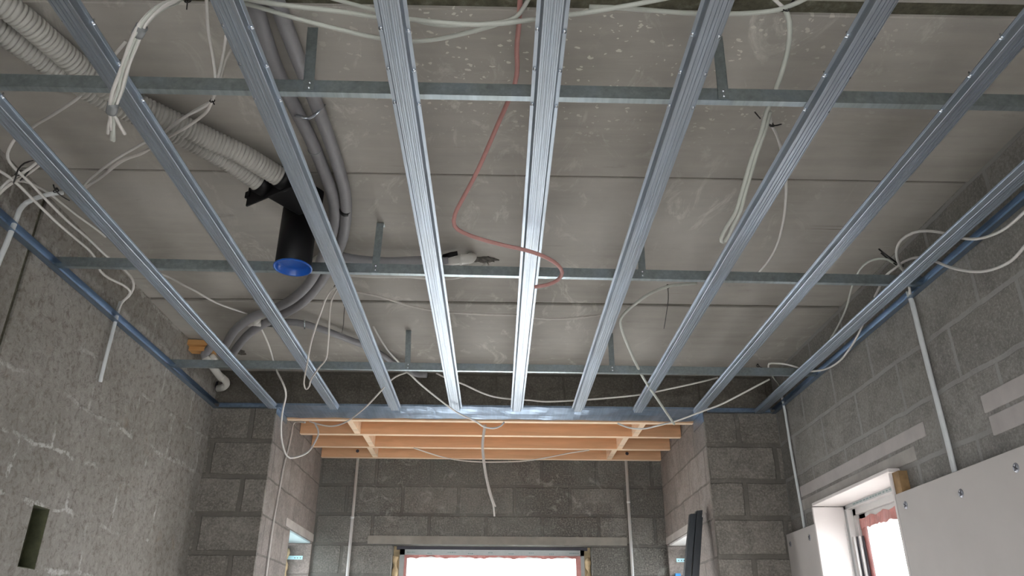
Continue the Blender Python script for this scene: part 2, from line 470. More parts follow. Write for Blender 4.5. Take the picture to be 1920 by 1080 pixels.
def sweep(bm, prof, y0, y1, t=0.0011, axis='y', at_=(0, 0)):
    """A thin bent-sheet section (list of (a, z)) swept along y (a = x) or along x (a = y), thickness t."""
    n = len(prof); off = []
    for i, p in enumerate(prof):
        a = prof[max(i - 1, 0)]; b = prof[min(i + 1, n - 1)]
        dx, dz = b[0] - a[0], b[1] - a[1]; l = math.hypot(dx, dz) or 1
        off.append((p[0] - dz / l * t, p[1] + dx / l * t))
    loop = list(prof) + off[::-1]

    def mk(s):
        return [bm.verts.new(((q[0] + at_[0]), s, q[1] + at_[1]) if axis == 'y' else (s, q[0] + at_[0], q[1] + at_[1])) for q in loop]
    A, Bv = mk(y0), mk(y1); N = len(loop)
    for k in range(N):
        bm.faces.new((A[k], A[(k + 1) % N], Bv[(k + 1) % N], Bv[k]))
    for k in range(n - 1):
        for V in (A, Bv):
            bm.faces.new((V[k], V[k + 1], V[N - 2 - k], V[N - 1 - k]))
    return bm


def wall(name, mat, plane, v, t, u0, u1, z0, z1, holes=(), parent=None):
    """Wall slab whose seen face lies at plane = v, thickness t away from the room, with rectangular openings."""
    bm = bmesh.new()
    us = sorted({u0, u1, *[h[0] for h in holes], *[h[1] for h in holes]}); us = [u for u in us if u0 <= u <= u1]
    zs = sorted({z0, z1, *[h[2] for h in holes], *[h[3] for h in holes]}); zs = [z for z in zs if z0 <= z <= z1]

    def solid(i, j):
        if i < 0 or j < 0 or i >= len(us) - 1 or j >= len(zs) - 1: return False
        cu, cz = (us[i] + us[i + 1]) / 2, (zs[j] + zs[j + 1]) / 2
        return not any(h[0] < cu < h[1] and h[2] < cz < h[3] for h in holes)

    cache = {}

    def V(d, u, z):
        k = (d, round(u, 5), round(z, 5))
        if k not in cache:
            w = v + (t if d else 0)
            cache[k] = bm.verts.new((w, u, z) if plane == 'x' else (u, w, z))
        return cache[k]
    for i in range(len(us) - 1):
        for j in range(len(zs) - 1):
            if not solid(i, j): continue
            a, b, c, d = us[i], us[i + 1], zs[j], zs[j + 1]
            bm.faces.new((V(0, a, c), V(0, b, c), V(0, b, d), V(0, a, d)))
            bm.faces.new((V(1, a, c), V(1, a, d), V(1, b, d), V(1, b, c)))
            if not solid(i - 1, j): bm.faces.new((V(0, a, c), V(0, a, d), V(1, a, d), V(1, a, c)))
            if not solid(i + 1, j): bm.faces.new((V(0, b, c), V(1, b, c), V(1, b, d), V(0, b, d)))
            if not solid(i, j - 1): bm.faces.new((V(0, a, c), V(1, a, c), V(1, b, c), V(0, b, c)))
            if not solid(i, j + 1): bm.faces.new((V(0, a, d), V(0, b, d), V(1, b, d), V(1, a, d)))
    o = link(name, bm, mat, parent)
    if parent is None: o['kind'] = 'structure'
    return o


# ------------------------------------------------------------------ room shell
struct('floor', B(XL - 0.4, XR + 0.4, YR - 0.2, YA + 0.3, FLOOR - 0.2, FLOOR), 'floor')
# concrete slab ceiling: slabs with open joints between them (joints run across the room)
bm = bmesh.new()
joints = [(-1.02, 0.008, 0), (-0.42, 0.008, 0), (0.18, 0.008, 0), (0.78, 0.012, 0), (1.437, 0.040, 0.004), (2.212, 0.016, -0.003), (3.285, 0.022, 0.003)]
edges = [YR - 0.1] + [j[0] for j in joints] + [YB + 0.3]
for k in range(len(edges) - 1):
    a = edges[k] + (joints[k - 1][1] / 2 if k else 0)
    b = edges[k + 1] - (joints[k][1] / 2 if k < len(joints) else 0)
    dz = joints[k][2] if k < len(joints) else 0.0
    s = B(XL - 0.2, XR + 0.2, a, b, ZC + dz, ZC + 0.18)
    me_tmp = bpy.data.meshes.new('t'); bevel(s, 0.003, 1); s.to_mesh(me_tmp); s.free(); bm.from_mesh(me_tmp); bpy.data.meshes.remove(me_tmp)
ceil = struct('ceiling', bm, 'slab')
jm = NT('joint_mortar'); jv = jm.coord()
jm.col(jm.ramp(jm.noise(jv, 22, 5, 0.7), [(0.35, (0.06, 0.053, 0.036)), (0.55, (0.11, 0.105, 0.072)), (0.75, (0.21, 0.20, 0.16))]))
jm.set(Roughness=0.95); jm.bump(jm.noise(jv, 60, 5), 0.7, 0.006); M['joint'] = jm.m
bm = bmesh.new()
for y, w, dz in joints:
    box(bm, XL - 0.1, XR + 0.1, y - w / 2 - 0.002, y + w / 2 + 0.002, ZC + (0.012 if w < 0.03 else 0.008), ZC + 0.05)
link('joint_mortar', bm, 'joint', ceil)

HOLE = (2.795, 2.905, 0.245, 0.452)
wall('wall_left', 'render', 'x', XL, -0.22, YR, YB + 0.2, FLOOR, ZC + 0.05, [HOLE, (2.367, 2.393, 0.52, ZC + 0.05)])
bm = B(XL - 0.075, XL - 0.055, HOLE[0] - 0.01, HOLE[1] + 0.01, HOLE[2] - 0.01, HOLE[3] + 0.01)
for q in ((HOLE[0], HOLE[0] + 0.003, HOLE[2], HOLE[3]), (HOLE[1] - 0.003, HOLE[1], HOLE[2], HOLE[3]), (HOLE[0], HOLE[1], HOLE[2], HOLE[2] + 0.003), (HOLE[0], HOLE[1], HOLE[3] - 0.003, HOLE[3])):
    box(bm, XL - 0.07, XL - 0.002, *q)
struct('trim_5', bm, 'green')
bm = bmesh.new()                        # recessed pour joint, slightly wavering
box(bm, XL - 0.04, XL - 0.010, 2.36, 2.40, 0.51, ZC + 0.02)
struct('trim_6', bm, 'joint')
wall('wall_right', 'blk_right', 'x', XR, 0.24, YR, YB + 0.2, FLOOR, ZC + 0.05, [SW])
wall('wall_back', 'blk_back', 'y', YB, 0.02, XL - 0.02, XR + 0.02, FLOOR, 1.266, [(AXL, AXR, FLOOR - 1, 1.2665)])
wall('wall_back_upper', 'blk_up', 'y', YB, 0.25, XL - 0.02, XR + 0.02, 1.266, ZC + 0.05)
wall('wall_alcove_left', 'blk_side', 'x', AXL, XL - AXL, YB + 0.02, YA + 0.02, FLOOR, 1.45, [LWN])
wall('wall_alcove_right', 'blk_side', 'x', AXR, XR - AXR, YB + 0.02, YA + 0.02, FLOOR, 1.45, [RWN])
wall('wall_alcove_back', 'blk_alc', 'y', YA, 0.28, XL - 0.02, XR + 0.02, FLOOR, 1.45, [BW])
struct('ceiling_alcove', B(XL, XR, YB + 0.26, YA + 0.28, 1.42, 1.45), 'wood')
wall('wall_behind', 'blk_plain', 'y', YR, -0.2, XL - 0.1, XR + 0.1, FLOOR, ZC + 0.05, [(-1.2, 1.2, -1.3, 0.6)])  # opening holds the added fill window
struct('ground_outside', B(-14, 14, -12, 18, FLOOR - 0.35, FLOOR - 0.25), 'ground')
# lintels
struct('trim_1', B(-0.89, 0.905, YA - 0.004, YA + 0.26, 0.654, 0.708), 'lintel')
struct('trim_2', B(AXL - 0.3, AXL + 0.004, 4.80, YA - 0.002, 0.664, 0.712), 'lintel_p')
struct('trim_3', B(AXR - 0.004, AXR + 0.3, 4.52, YA - 0.002, 0.664, 0.705), 'lintel_p')


def rounded_row(y0, y1, z0, z1, x, L):
    bm = bmesh.new(); y = y1
    while y > y0 + 0.05:
        a = max(y0, y - L)
        s = B(x - 0.004, x + 0.05, a + 0.004, y - 0.004, z0, z1)
        bevel(s, 0.0035, 2)
        me_ = bpy.data.meshes.new('t'); s.to_mesh(me_); s.free(); bm.from_mesh(me_); bpy.data.meshes.remove(me_)
        y = a - 0.004
    return bm


struct('trim_4', rounded_row(2.90, 4.12, 0.662, 0.716, XR, 1.3), 'lintel_p')
struct('trim_7', rounded_row(2.80, 4.10, 0.730, 0.785, XR, 1.3), 'brick_p')
struct('trim_8', rounded_row(0.9, 2.435, 0.708, 0.768, XR, 0.52), 'brick_p')
struct('trim_9', rounded_row(0.9, 2.42, 0.630, 0.694, XR, 0.60), 'brick_p')

# ------------------------------------------------------------------ windows
# window 1, back of the alcove
yf = YA + 0.10
w1 = bpy.data.objects.new('window_1', None); COL.objects.link(w1); w1['kind'] = 'structure'; w1.location = (0, yf, BW[2])


def child(name, bm, mat, parent, smooth=False):
    o = link(name, bm, mat, parent, smooth)
    o.matrix_parent_inverse = parent.matrix_world.inverted() if parent.type != 'EMPTY' else Matrix.Translation(-parent.location)
    return o


x0, x1, z0, z1 = BW
bm = bmesh.new()                                                # frame, head and jambs
fx0, fx1, fz1 = x0 + 0.045, x1 - 0.045, z1 - 0.022
for a in ((fx0, fx0 + 0.055, z0, fz1), (fx1 - 0.055, fx1, z0, fz1), (fx0, fx1, fz1 - 0.055, fz1), (fx0, fx1, z0, z0 + 0.07)):
    box(bm, a[0], a[1], yf, yf + 0.07, a[2], a[3])
child('window_frame', bm, 'frame', w1)
bm = bmesh.new()                                                # printed sealing tape on the frame's face
box(bm, fx0, fx1, yf - 0.002, yf, fz1 - 0.036, fz1)
box(bm, fx0, fx0 + 0.034, yf - 0.002, yf, z0, fz1); box(bm, fx1 - 0.026, fx1, yf - 0.002, yf, z0, fz1)
child('sealing_tape', bm, 'strip', w1)
bm = bmesh.new()
for k in range(9):
    xx = fx0 + 0.05 + k * 0.142
    for q in range(random.randint(3, 6)):
        ww = random.uniform(0.004, 0.012)
        box(bm, xx, xx + ww, yf - 0.0028, yf - 0.002, fz1 - 0.022 - 0.006 * (k % 2), fz1 - 0.016 - 0.006 * (k % 2)); xx += ww + 0.004
child('tape_print', bm, 'print', w1)
bm = bmesh.new()                                                # red film, its lower edge wavering
n = 60
zt = fz1 - 0.037
rows = [[], []]
for k in range(n + 1):
    xx = fx0 + 0.034 + (fx1 - fx0 - 0.06) * k / n
    sag = 0.016 + 0.006 * math.sin(k * 0.55) + 0.004 * math.sin(k * 1.9)
    rows[0].append(bm.verts.new((xx, yf - 0.004 - 0.003 * math.sin(k * 1.3), zt)))
    rows[1].append(bm.verts.new((xx, yf - 0.006 - 0.004 * math.sin(k * 0.9), zt - sag)))
for k in range(n): bm.faces.new((rows[0][k], rows[0][k + 1], rows[1][k + 1], rows[1][k]))
box(bm, fx0 + 0.034, fx0 + 0.050, yf - 0.004, yf - 0.001, z0, zt)
box(bm, fx1 - 0.060, fx1 - 0.026, yf - 0.004, yf - 0.001, z0, zt)
child('protective_film', bm, 'film', w1)
child('window_pane', B(fx0 + 0.04, fx1 - 0.04, yf + 0.03, yf + 0.036, z0 + 0.05, fz1 - 0.04), 'glass', w1)
bm = bmesh.new()                                                # ragged foam in the side gaps
for sx, xx in ((1, x0 + 0.012), (-1, x1 - 0.022)):
    zz = z0 + 0.02; path = []
    while zz < z1 - 0.05:
        path.append(Vector((xx + random.uniform(-0.004, 0.010), yf - 0.006 + random.uniform(-0.012, 0.012), zz))); zz += 0.03
    tube(bm, path, lambda L: 0.018 + 0.007 * math.sin(L * 55) + 0.004 * math.sin(L * 131), 8)
child('sealing_foam', bm, 'foam', w1, True)
bm = bmesh.new()
box(bm, x0, x0 + 0.05, yf + 0.02, yf + 0.06, z0, z1); box(bm, x1 - 0.05, x1, yf + 0.02, yf + 0.06, z0, z1)
child('gap_filler', bm, 'foam', w1)
bm = bmesh.new()
box(bm, x0 + 0.02, x1 - 0.02, yf + 0.01, yf + 0.06, fz1 - 0.001, z1)
child('head_gap_filler', bm, 'gasket', w1)

# window 2, in the right wall, with plasterboard reveals
y0, y1, z0, z1 = SW
XBD = 1.560                                                     # face of the plasterboard
w2 = bpy.data.objects.new('window_2', None); COL.objects.link(w2); w2['kind'] = 'structure'; w2.location = (1.71, y0, z0)
fx = 1.708
child('reveal_head', bevel(B(XBD - 0.006, fx + 0.02, y0 - 0.012, y1 + 0.002, z1 - 0.006, z1 + 0.008), 0.0015, 1), 'board_w', w2)
child('reveal_side', bevel(B(XBD - 0.006, fx + 0.02, y1 - 0.002, y1 + 0.012, z0, z1 - 0.010), 0.0015, 1), 'board_w', w2)
child('reveal_side', bevel(B(XBD - 0.002, fx + 0.02, y0 - 0.012, y0 + 0.001, z0, z1 - 0.010), 0.0015, 1), 'board_w', w2)
child('window_sill', bevel(B(XBD - 0.02, fx + 0.02, y0 - 0.012, y1 + 0.012, z0 - 0.02, z0), 0.002, 1), 'board_w', w2)
bm = bmesh.new()                                                # outer frame: a stepped profile
for d0, d1, i0, i1 in ((0.0, 0.03, 0.0, 0.026), (0.03, 0.06, 0.022, 0.055)):
    for a in ((y1 - i1, y1 - i0 * 0, z0, z1), (y0, y0 + i1, z0, z1), (y0, y1, z1 - i1, z1), (y0, y1, z0, z0 + i1)):
        box(bm, fx + d0, fx + d1, *a)
child('window_frame', bm, 'frame', w2)
bm = bmesh.new()
for a in ((y1 - 0.024, y1 - 0.003, z0, z1 - 0.003), (y0, y1 - 0.003, z1 - 0.024, z1 - 0.007)):
    box(bm, fx - 0.0015, fx, *a)
child('sealing_tape', bm, 'strip', w2)
bm = bmesh.new()
yy = y0 + 0.10
while yy < y1 - 0.12:
    ww = random.uniform(0.012, 0.03)
    box(bm, fx - 0.0024, fx - 0.0014, yy, yy + ww, z1 - 0.018, z1 - 0.012); yy += ww + random.uniform(0.006, 0.02)
child('tape_print', bm, 'print', w2)
bm = bmesh.new()                                                # sash with its red film
s0, s1, sz0, sz1 = y0 + 0.056, y1 - 0.056, z0 + 0.056, z1 - 0.056
for a in ((s1 - 0.062, s1, sz0, sz1), (s0, s0 + 0.062, sz0, sz1), (s0, s1, sz1 - 0.062, sz1), (s0, s1, sz0, sz0 + 0.062)):
    box(bm, fx + 0.045, fx + 0.09, *a)
sash = child('sash', bm, 'frame', w2)
bm = bmesh.new()
for a in ((s1 - 0.058, s1 - 0.004, sz0, sz1 - 0.02), (s0 + 0.004, s0 + 0.058, sz0, sz1 - 0.02)):
    box(bm, fx + 0.042, fx + 0.0452, *a)
n = 40; rows = [[], []]
for k in range(n + 1):
    yy = s0 + 0.004 + (s1 - s0 - 0.008) * k / n
    rows[0].append(bm.verts.new((fx + 0.042 + 0.003 * math.sin(k * 1.7), yy, sz1 - 0.018 + 0.006 * math.sin(k * 0.8))))
    rows[1].append(bm.verts.new((fx + 0.040 + 0.005 * math.sin(k * 1.1), yy, sz1 - 0.066 + 0.004 * math.sin(k * 0.9) + random.uniform(-0.003, 0.003))))
for k in range(n): bm.faces.new((rows[0][k], rows[0][k + 1], rows[1][k + 1], rows[1][k]))
child('protective_film', bm, 'film', w2)
child('window_pane', B(fx + 0.066, fx + 0.072, s0 + 0.05, s1 - 0.05, sz0 + 0.05, sz1 - 0.05), 'glass', w2)
bm = bmesh.new()                                                # rail of light and dark strips standing by the frame
for k, (o_, m_) in enumerate(((0.0, 0), (0.018, 1), (0.026, 0), (0.044, 1))):
    if not m_: box(bm, fx + 0.005 + o_ * 0.6, fx + 0.014 + o_ * 0.6, y1 - 0.045 - o_, y1 - 0.030 - o_, z0, z1 - 0.155)
rail = child('guide_rail', bm, 'frame', w2)
bm = bmesh.new()
for o_ in (0.016, 0.042):
    box(bm, fx + 0.007 + o_ * 0.6, fx + 0.013 + o_ * 0.6, y1 - 0.040 - o_, y1 - 0.030 - o_, z0, z1 - 0.155)
child('dark_seal', bm, 'gasket', w2)
bm = bmesh.new()                                                # perforated corner bead
for k in range(34):
    z = z1 - 0.10 - k * 0.016
    if z < z0 + 0.02: break
    box(bm, fx - 0.010, fx - 0.002, y1 - 0.0045, y1 - 0.002, z, z + 0.010)
child('corner_bead', bm, 'frame', w2)
bm = bmesh.new()
box(bm, XBD + 0.006, XR + 0.01, y0 - 0.065, y0 - 0.014, z0, z1 - 0.012)
child('packing_lath', bm, 'foam_d', w2)


def alcove_window(name, sgn, X, W):
    """Opening in the alcove's side wall; sgn -1 left, +1 right."""
    e = bpy.data.objects.new(name, None); COL.objects.link(e); e['kind'] = 'structure'
    y0, y1, z0, z1 = W; xf = X + sgn * 0.17; e.location = (xf, y0, z0)
    def bx(a, b, *r): return (min(a, b), max(a, b), *r)
    bm = bmesh.new()
    for a in ((y1 - 0.075, y1 - 0.015, z0, z1 - 0.03), (y0 + 0.015, y0 + 0.075, z0, z1 - 0.03), (y0, y1, z1 - 0.09, z1 - 0.03), (y0, y1, z0, z0 + 0.06)):
        box(bm, *bx(xf, xf + sgn * 0.07), *a)
    child('window_frame', bm, 'frame_b', e)
    child('window_pane', B(*bx(xf + sgn * 0.03, xf + sgn * 0.036), y0 + 0.06, y1 - 0.06, z0 + 0.05, z1 - 0.08), 'glass', e)
    child('soffit_board', B(*bx(X + sgn * 0.012, xf + sgn * 0.05), y0, y1, z1 - 0.010, z1 + 0.001), 'frame_b' if sgn < 0 else 'frame', e)
    bm = bmesh.new()                                            # strap with holes, screwed to the jamb
    zb = z1 - 0.105
    for q in range(3): pass
    x_in = X + sgn * 0.05
    box(bm, *bx(x_in, xf + sgn * 0.01), y1 - 0.006, y1 - 0.003, zb - 0.012, zb + 0.012)
    st = child('fixing_strap', bm, 'bracket', e)
    bm = bmesh.new()
    for q in (0.014, 0.034, 0.052):
        lathe(bm, [(0.0, 0), (0.0035, 0.0), (0.0035, 0.0006)], (x_in + sgn * q, y1 - 0.0062, zb + 0.002 * (-1) ** int(q * 100)), Vector((0, -1, 0)), 10)
    child('strap_hole', bm, 'gasket', e)
    bm = bmesh.new()
    path = [Vector((xf - sgn * (0.012 + 0.006 * math.sin(k * 2.1)), y1 - 0.012, z1 - 0.05 - k * 0.025)) for k in range(26)]
    tube(bm, path, lambda L: 0.014 + 0.006 * math.sin(L * 60) + 0.004 * math.sin(L * 151), 8)
    child('sealing_foam', bm, 'foam', e, True)
    return e


alcove_window('window_3', -1, AXL, LWN)
w4 = alcove_window('window_4', 1, AXR, RWN)
child('blue_wrapping', B(AXR + 0.03, AXR + 0.065, RWN[1] - 0.03, RWN[1] - 0.008, 0.33, 0.47), 'bluew', w4)
# window 5, unseen, added behind the viewer to fill the near room with light
w5 = bpy.data.objects.new('fill_window_5', None); COL.objects.link(w5); w5['kind'] = 'structure'; w5.location = (0, YR - 0.12, -1.3)
bm = bmesh.new()
for a in ((-1.2, -1.14, -1.3, 0.6), (1.14, 1.2, -1.3, 0.6), (-1.2, 1.2, 0.54, 0.6), (-1.2, 1.2, -1.3, -1.24), (-0.03, 0.03, -1.3, 0.6)):
    box(bm, a[0], a[1], YR - 0.15, YR - 0.09, a[2], a[3])
child('window_frame', bm, 'frame', w5)
child('window_pane', B(-1.16, 1.16, YR - 0.125, YR - 0.12, -1.26, 0.56), 'glass', w5)

# ------------------------------------------------------------------ steel ceiling frame
RIB = 0.0018


def hat_profile():
    p = [(-0.0345, 0.0165), (-0.0345, 0.018), (-0.0270, 0.018), (-0.0262, 0.0172), (-0.0222, 0.0010), (-0.0210, 0.0)]
    xs = [-0.0165, -0.0140, -0.0115, -0.0065, -0.0040, -0.0015, 0.0010, 0.0035, 0.0060, 0.0110, 0.0140, 0.0165]
    for k, x in enumerate(xs):
        if k % 3 == 0: p.append((x - 0.0007, 0.0))
        p.append((x, RIB if k % 3 != 1 else RIB * 1.1))
        if k % 3 == 2: p.append((x + 0.0007, 0.0))
    p += [(0.0210, 0.0), (0.0222, 0.0010), (0.0262, 0.0172), (0.0270, 0.018), (0.0345, 0.018), (0.0345, 0.0165)]
    return p


HAT = hat_profile()
CH = [(-1.2856 + 0.348 * k) for k in range(9)]
CH_LABEL = ['ceiling furring channel running closest to the rough left wall',
            'second furring channel from the left wall, crossed by the taped cable bundle',
            'furring channel that passes in front of the black vertical pipe',
            'furring channel between the two grey hanger straps and the red tube',
            'middle furring channel, crossed by the dull red tube',
            'furring channel just right of the red tube, sixth from the left wall',
            'furring channel beside the hanging pale cable loop, seventh from the left wall',
            'furring channel second from the right block wall, above the side window',
            'bluish furring channel running closest to the right block wall']
ch_me = None
for k, X in enumerate(CH):
    t = thing('furring_channel', CH_LABEL[k], 'ceiling channel', (X, 0, ZH), 'furring channels of the suspended ceiling')
    y_end = YB - 0.008 + (0.004 * ((k * 37) % 5 - 2))
    if k in (0, 8): y_end = YB - 0.012
    bm = sweep(bmesh.new(), HAT, YR + 0.05, y_end)
    body = link('profile', bm, 'galv', t)
    # short lapped length inside the channel, screwed through both flanges up to the first bar
    n_s = 3
    for sgn in (-1, 1):
        for j in range(n_s):
            y = 1.562 - j * 0.128 + (0.0 if sgn < 0 else 0.006) + 0.004 * math.sin(k * 2.3 + j)
            bm = lathe(bmesh.new(), [(0.0, -0.0040), (0.0022, -0.0040), (0.0026, -0.0026), (0.0052, -0.0024), (0.0056, -0.0010), (0.0050, 0.0), (0.0022, 0.001), (0.002, 0.012), (0, 0.013)],
                       (sgn * 0.0300, y, 0.018), seg=14)
            link('screw', bm, 'screw', t, True)


def cross_bar(ya, yb, label):
    """Angle bar: upright web toward the viewer, narrow lip at its foot.  ya/yb: lip's far edge at left/right wall."""
    t = thing('cross_bar', label, 'ceiling bar', (0, 0, ZF), 'cross bars carrying the furring channels')
    bm = bmesh.new()
    zz = ZF + 0.0012
    A, Bx = XL + 0.004, XR - 0.004
    prof = [(0.0, 0.0), (-0.019, 0.0), (-0.019, 0.038), (-0.0125, 0.038)]
    th = 0.0012
    off = [(0.0, th), (-0.019 + th, th), (-0.019 + th, 0.038 - th), (-0.0125, 0.038 - th)]
    loop = prof + off[::-1]
    va = [bm.verts.new((A, ya + q[0], zz + q[1] - ZF)) for q in loop]
    vb = [bm.verts.new((Bx, yb + q[0], zz + q[1] - ZF)) for q in loop]
    N = len(loop)
    for k in range(N): bm.faces.new((va[k], va[(k + 1) % N], vb[(k + 1) % N], vb[k]))
    for V in (va, vb):
        for k in range(3): bm.faces.new((V[k], V[k + 1], V[N - 2 - k], V[N - 1 - k]))
    link('profile', bm, 'bar', t)
    return t


bars = [(1.545, 1.562, 'cross bar nearest the viewer, above all channels near the grey ducts'),
        (2.542, 2.605, 'middle cross bar, passing behind the blue capped black pipe'),
        (3.640, 3.668, 'farthest cross bar, close to the block wall above the alcove')]
for b_ in bars: cross_bar(*b_)


def bar_y(i, x): return bars[i][0] + (bars[i][1] - bars[i][0]) * (x - XL) / (XR - XL)


def hanger(x, i, lean, label):
    y = bar_y(i, x) - 0.0205
    t = thing('ceiling_hanger', label, 'ceiling hanger', (x, y, ZF), 'hanger straps holding the cross bars')
    h = ZC - ZF
    mt = Matrix.Shear('XY', 4, (0, 0)); mt = Matrix.Identity(4); mt[0][2] = lean / h
    bm = bmesh.new()
    box(bm, -0.0135, 0.0135, -0.0016, 0.0, 0.004, h - 0.001, mt)
    for s in (-1, 1): box(bm, s * 0.0125 - 0.001, s * 0.0125 + 0.001, -0.0032, 0.0, 0.03, h - 0.02, mt)
    link('strap', bm, 'bar', t)
    box_f = B(-0.0135 + lean, 0.0135 + lean, -0.0016, 0.030, h - 0.0025, h - 0.0005)
    link('foot', box_f, 'bar', t)
    link('screw', lathe(bmesh.new(), [(0, -0.006), (0.004, -0.0055), (0.0045, -0.002), (0.0045, 0)], (lean, 0.018, h - 0.0025), seg=12), 'screw', t, True)
    for q in (0.012, 0.028):
        link('screw', lathe(bmesh.new(), [(0, -0.0035), (0.003, -0.003), (0.004, 0.0)], (0.001, -0.0018, q), Vector((0, 1, 0)), 10), 'screw', t, True)


hanger(-0.482, 0, -0.012, 'grey hanger strap on the nearest bar, beside the two grey sleeved pipes')
hanger(0.556, 0, 0.006, 'grey hanger strap on the nearest bar, right of the red tube')
hanger(-0.460, 1, 0.004, 'grey hanger strap on the middle bar, just left of the white pipe elbow')
hanger(0.530, 1, 0.003, 'grey hanger strap on the middle bar, half hidden behind a channel')
hanger(-0.452, 2, -0.008, 'grey hanger strap on the farthest bar, left of the middle channel')
hanger(0.566, 2, 0.0, 'grey hanger strap on the farthest bar, behind the hanging cable loop')


# perimeter tracks along the walls
def track(plane, v, sgn, a, b, z, label, d=0.028, h=0.028):
    t = thing('wall_track', label, 'wall track', ((v, a, z) if plane == 'x' else (a, v, z)), 'perimeter tracks screwed to the walls')
    # U section open to the room: bottom lip, web on the wall, top lip
    prof = [(0.003 * sgn + d * sgn, 0.0), (0.003 * sgn, 0.0), (0.003 * sgn, h), (0.003 * sgn + d * sgn, h)]
    if plane == 'x':
        bm = sweep(bmesh.new(), prof, 0.0, b - a, 0.001)
    else:
        bm = sweep(bmesh.new(), prof, 0.0, b - a, 0.001, axis='x')
    link('profile', bm, 'sheet', t)
    return t


track('x', XL, 1, 0.2, YB - 0.002, ZH + 0.004, 'steel wall track running along the rough left wall')
track('x', XR, -1, 0.2, YB - 0.002, ZH + 0.004, 'dark bluish steel wall track along the right block wall', 0.024, 0.026)
track('y', YB, -1, XL + 0.03, AXL + 0.03, ZH + 0.006, 'short steel wall track on the block pier left of the alcove', 0.022, 0.024)
track('y', YB, -1, AXR + 0.02, XR - 0.03, ZH + 0.006, 'short steel wall track on the block pier right of the alcove', 0.022, 0.024)

# folded steel trimmer over the alcove's mouth
t = thing('steel_trimmer', 'wide streaky steel trimmer spanning over the mouth of the alcove', 'steel beam', (0, YB, 1.25))
bm = bmesh.new()
nx = 60
y_a, y_b = -0.030, 0.230
zg = []
for i in range(nx + 1):
    x = AXL + 0.006 + (AXR - AXL - 0.012) * i / nx
    row = []
    for j, (yy, zz) in enumerate(((y_a, 0.011), (y_a, 0.0), (y_a + 0.05, 0.0015), (0.06, 0.0), (0.10, -0.0015), (0.15, 0.0005), (0.20, 0.0), (y_b, -0.001), (y_b, 0.012))):
        w = 0.0016 * math.sin(i * 0.7 + j * 1.3) + 0.0012 * math.sin(i * 1.9 + j)
        row.append(bm.verts.new((x, yy, zz + (w if 0 < j < 8 else 0))))
    zg.append(row)
for i in range(nx):
    for j in range(8): bm.faces.new((zg[i][j], zg[i + 1][j], zg[i + 1][j + 1], zg[i][j + 1]))
sh = link('sheet', bm, 'sheet', t, False)
so = sh.modifiers.new('thickness', 'SOLIDIFY'); so.thickness = 0.0012
link('end_flange', B(AXR - 0.004, AXR - 0.002, 0.005, 0.24, -0.062, 0.0), 'sheet', t)
link('end_flange', B(AXL + 0.002, AXL + 0.004, 0.005, 0.24, -0.040, 0.0), 'sheet', t)

# ------------------------------------------------------------------ timber joists over the alcove
JZ0, JZ1 = 1.240, 1.395
JL = ['first spruce joist behind the steel trimmer over the alcove', 'second spruce joist back from the steel trimmer',
      'third spruce joist back from the steel trimmer', 'knotty spruce joist against the back wall of the alcove']
for k, yf_ in enumerate((4.562, 4.900, 5.240, 5.562)):
    t = thing('timber_joist', JL[k], 'joist', (AXL, yf_ - 0.038, JZ0), 'spruce joists over the alcove')
    link('beam', B(0.003, AXR - AXL - 0.003, 0, 0.038, 0.0012, JZ1 - JZ0), 'wood', t)
    link('lit_edge', B(0.003, AXR - AXL - 0.003, 0.0, 0.038, 0, 0.0012), 'wood_p', t)  # paler underside strip, painted in for the light from below
    if k == 3:
        for xx in (-1.008, 0.935):
            bm = lathe(bmesh.new(), [(0.0, -0.0006), (0.012, -0.0006), (0.012, 0.001)], (xx - AXL, 0.0, 0.045), Vector((0, 1, 0)), 18)
            link('drilled_hole', bm, 'gasket', t)
ng = [(-0.915, 0, 'left'), (-0.872, 1, 'left'), (-0.895, 2, 'left'), (0.862, 0, 'right'), (0.812, 1, 'right'), (0.785, 2, 'right')]
NL = {('left', 0): 'pale noggin between the first two joists on the left side', ('left', 1): 'pale noggin in the middle joist bay on the left side',
      ('left', 2): 'pale noggin in the rearmost joist bay on the left side', ('right', 0): 'pale noggin between the first two joists on the right side',
      ('right', 1): 'pale noggin in the middle joist bay on the right side', ('right', 2): 'pale noggin in the rearmost joist bay on the right side'}
for x, i, s in ng:
    ya_, yb_ = (4.562, 4.900, 5.240)[i], (4.862, 5.202, 5.524)[i]
    o = link('joist_noggin', B(0, 0.036, 0, yb_ - ya_, 0.002, 0.14), 'wood_p', None, False, (x, ya_, JZ0))
    tag(o, NL[(s, i)], 'noggin', 'noggins between the alcove joists')

# ------------------------------------------------------------------ plasterboards on the right wall
def board(y0, y1, z1, label, discs):
    t = thing('plasterboard', label, 'plasterboard', (XBD, y0, FLOOR))
    link('sheet', bevel(B(0, 0.0125, 0, y1 - y0, 0.01, z1 - FLOOR), 0.0015, 1), 'board', t)
    link('adhesive_dab', B(0.0125, XR - XBD - 0.001, 0.1, y1 - y0 - 0.1, 0.2, 0.4), 'lintel', t)
    for (px, py) in discs:
        p = at(px, py, ('x', XBD))
        bm = lathe(bmesh.new(), [(0.0, 0.0), (0.004, 0.0), (0.006, 0.0025), (0.010, 0.0022), (0.0145, 0.0008), (0.0155, -0.0004)], (0, p.y - y0, p.z - FLOOR), Vector((-1, 0, 0)), 20)
        d = link('fixing_plate', bm, 'disc', t, True)
        bm = bmesh.new()
        for a in (0.6, 0.6 + PI / 2):
            mt = Matrix.Translation((0, p.y - y0, p.z - FLOOR)) @ Matrix.Rotation(a, 4, 'X')
            box(bm, -0.0032, -0.0022, -0.0105, 0.0105, -0.0016, 0.0016, mt)
        link('plate_slot', bm, 'gasket', d)


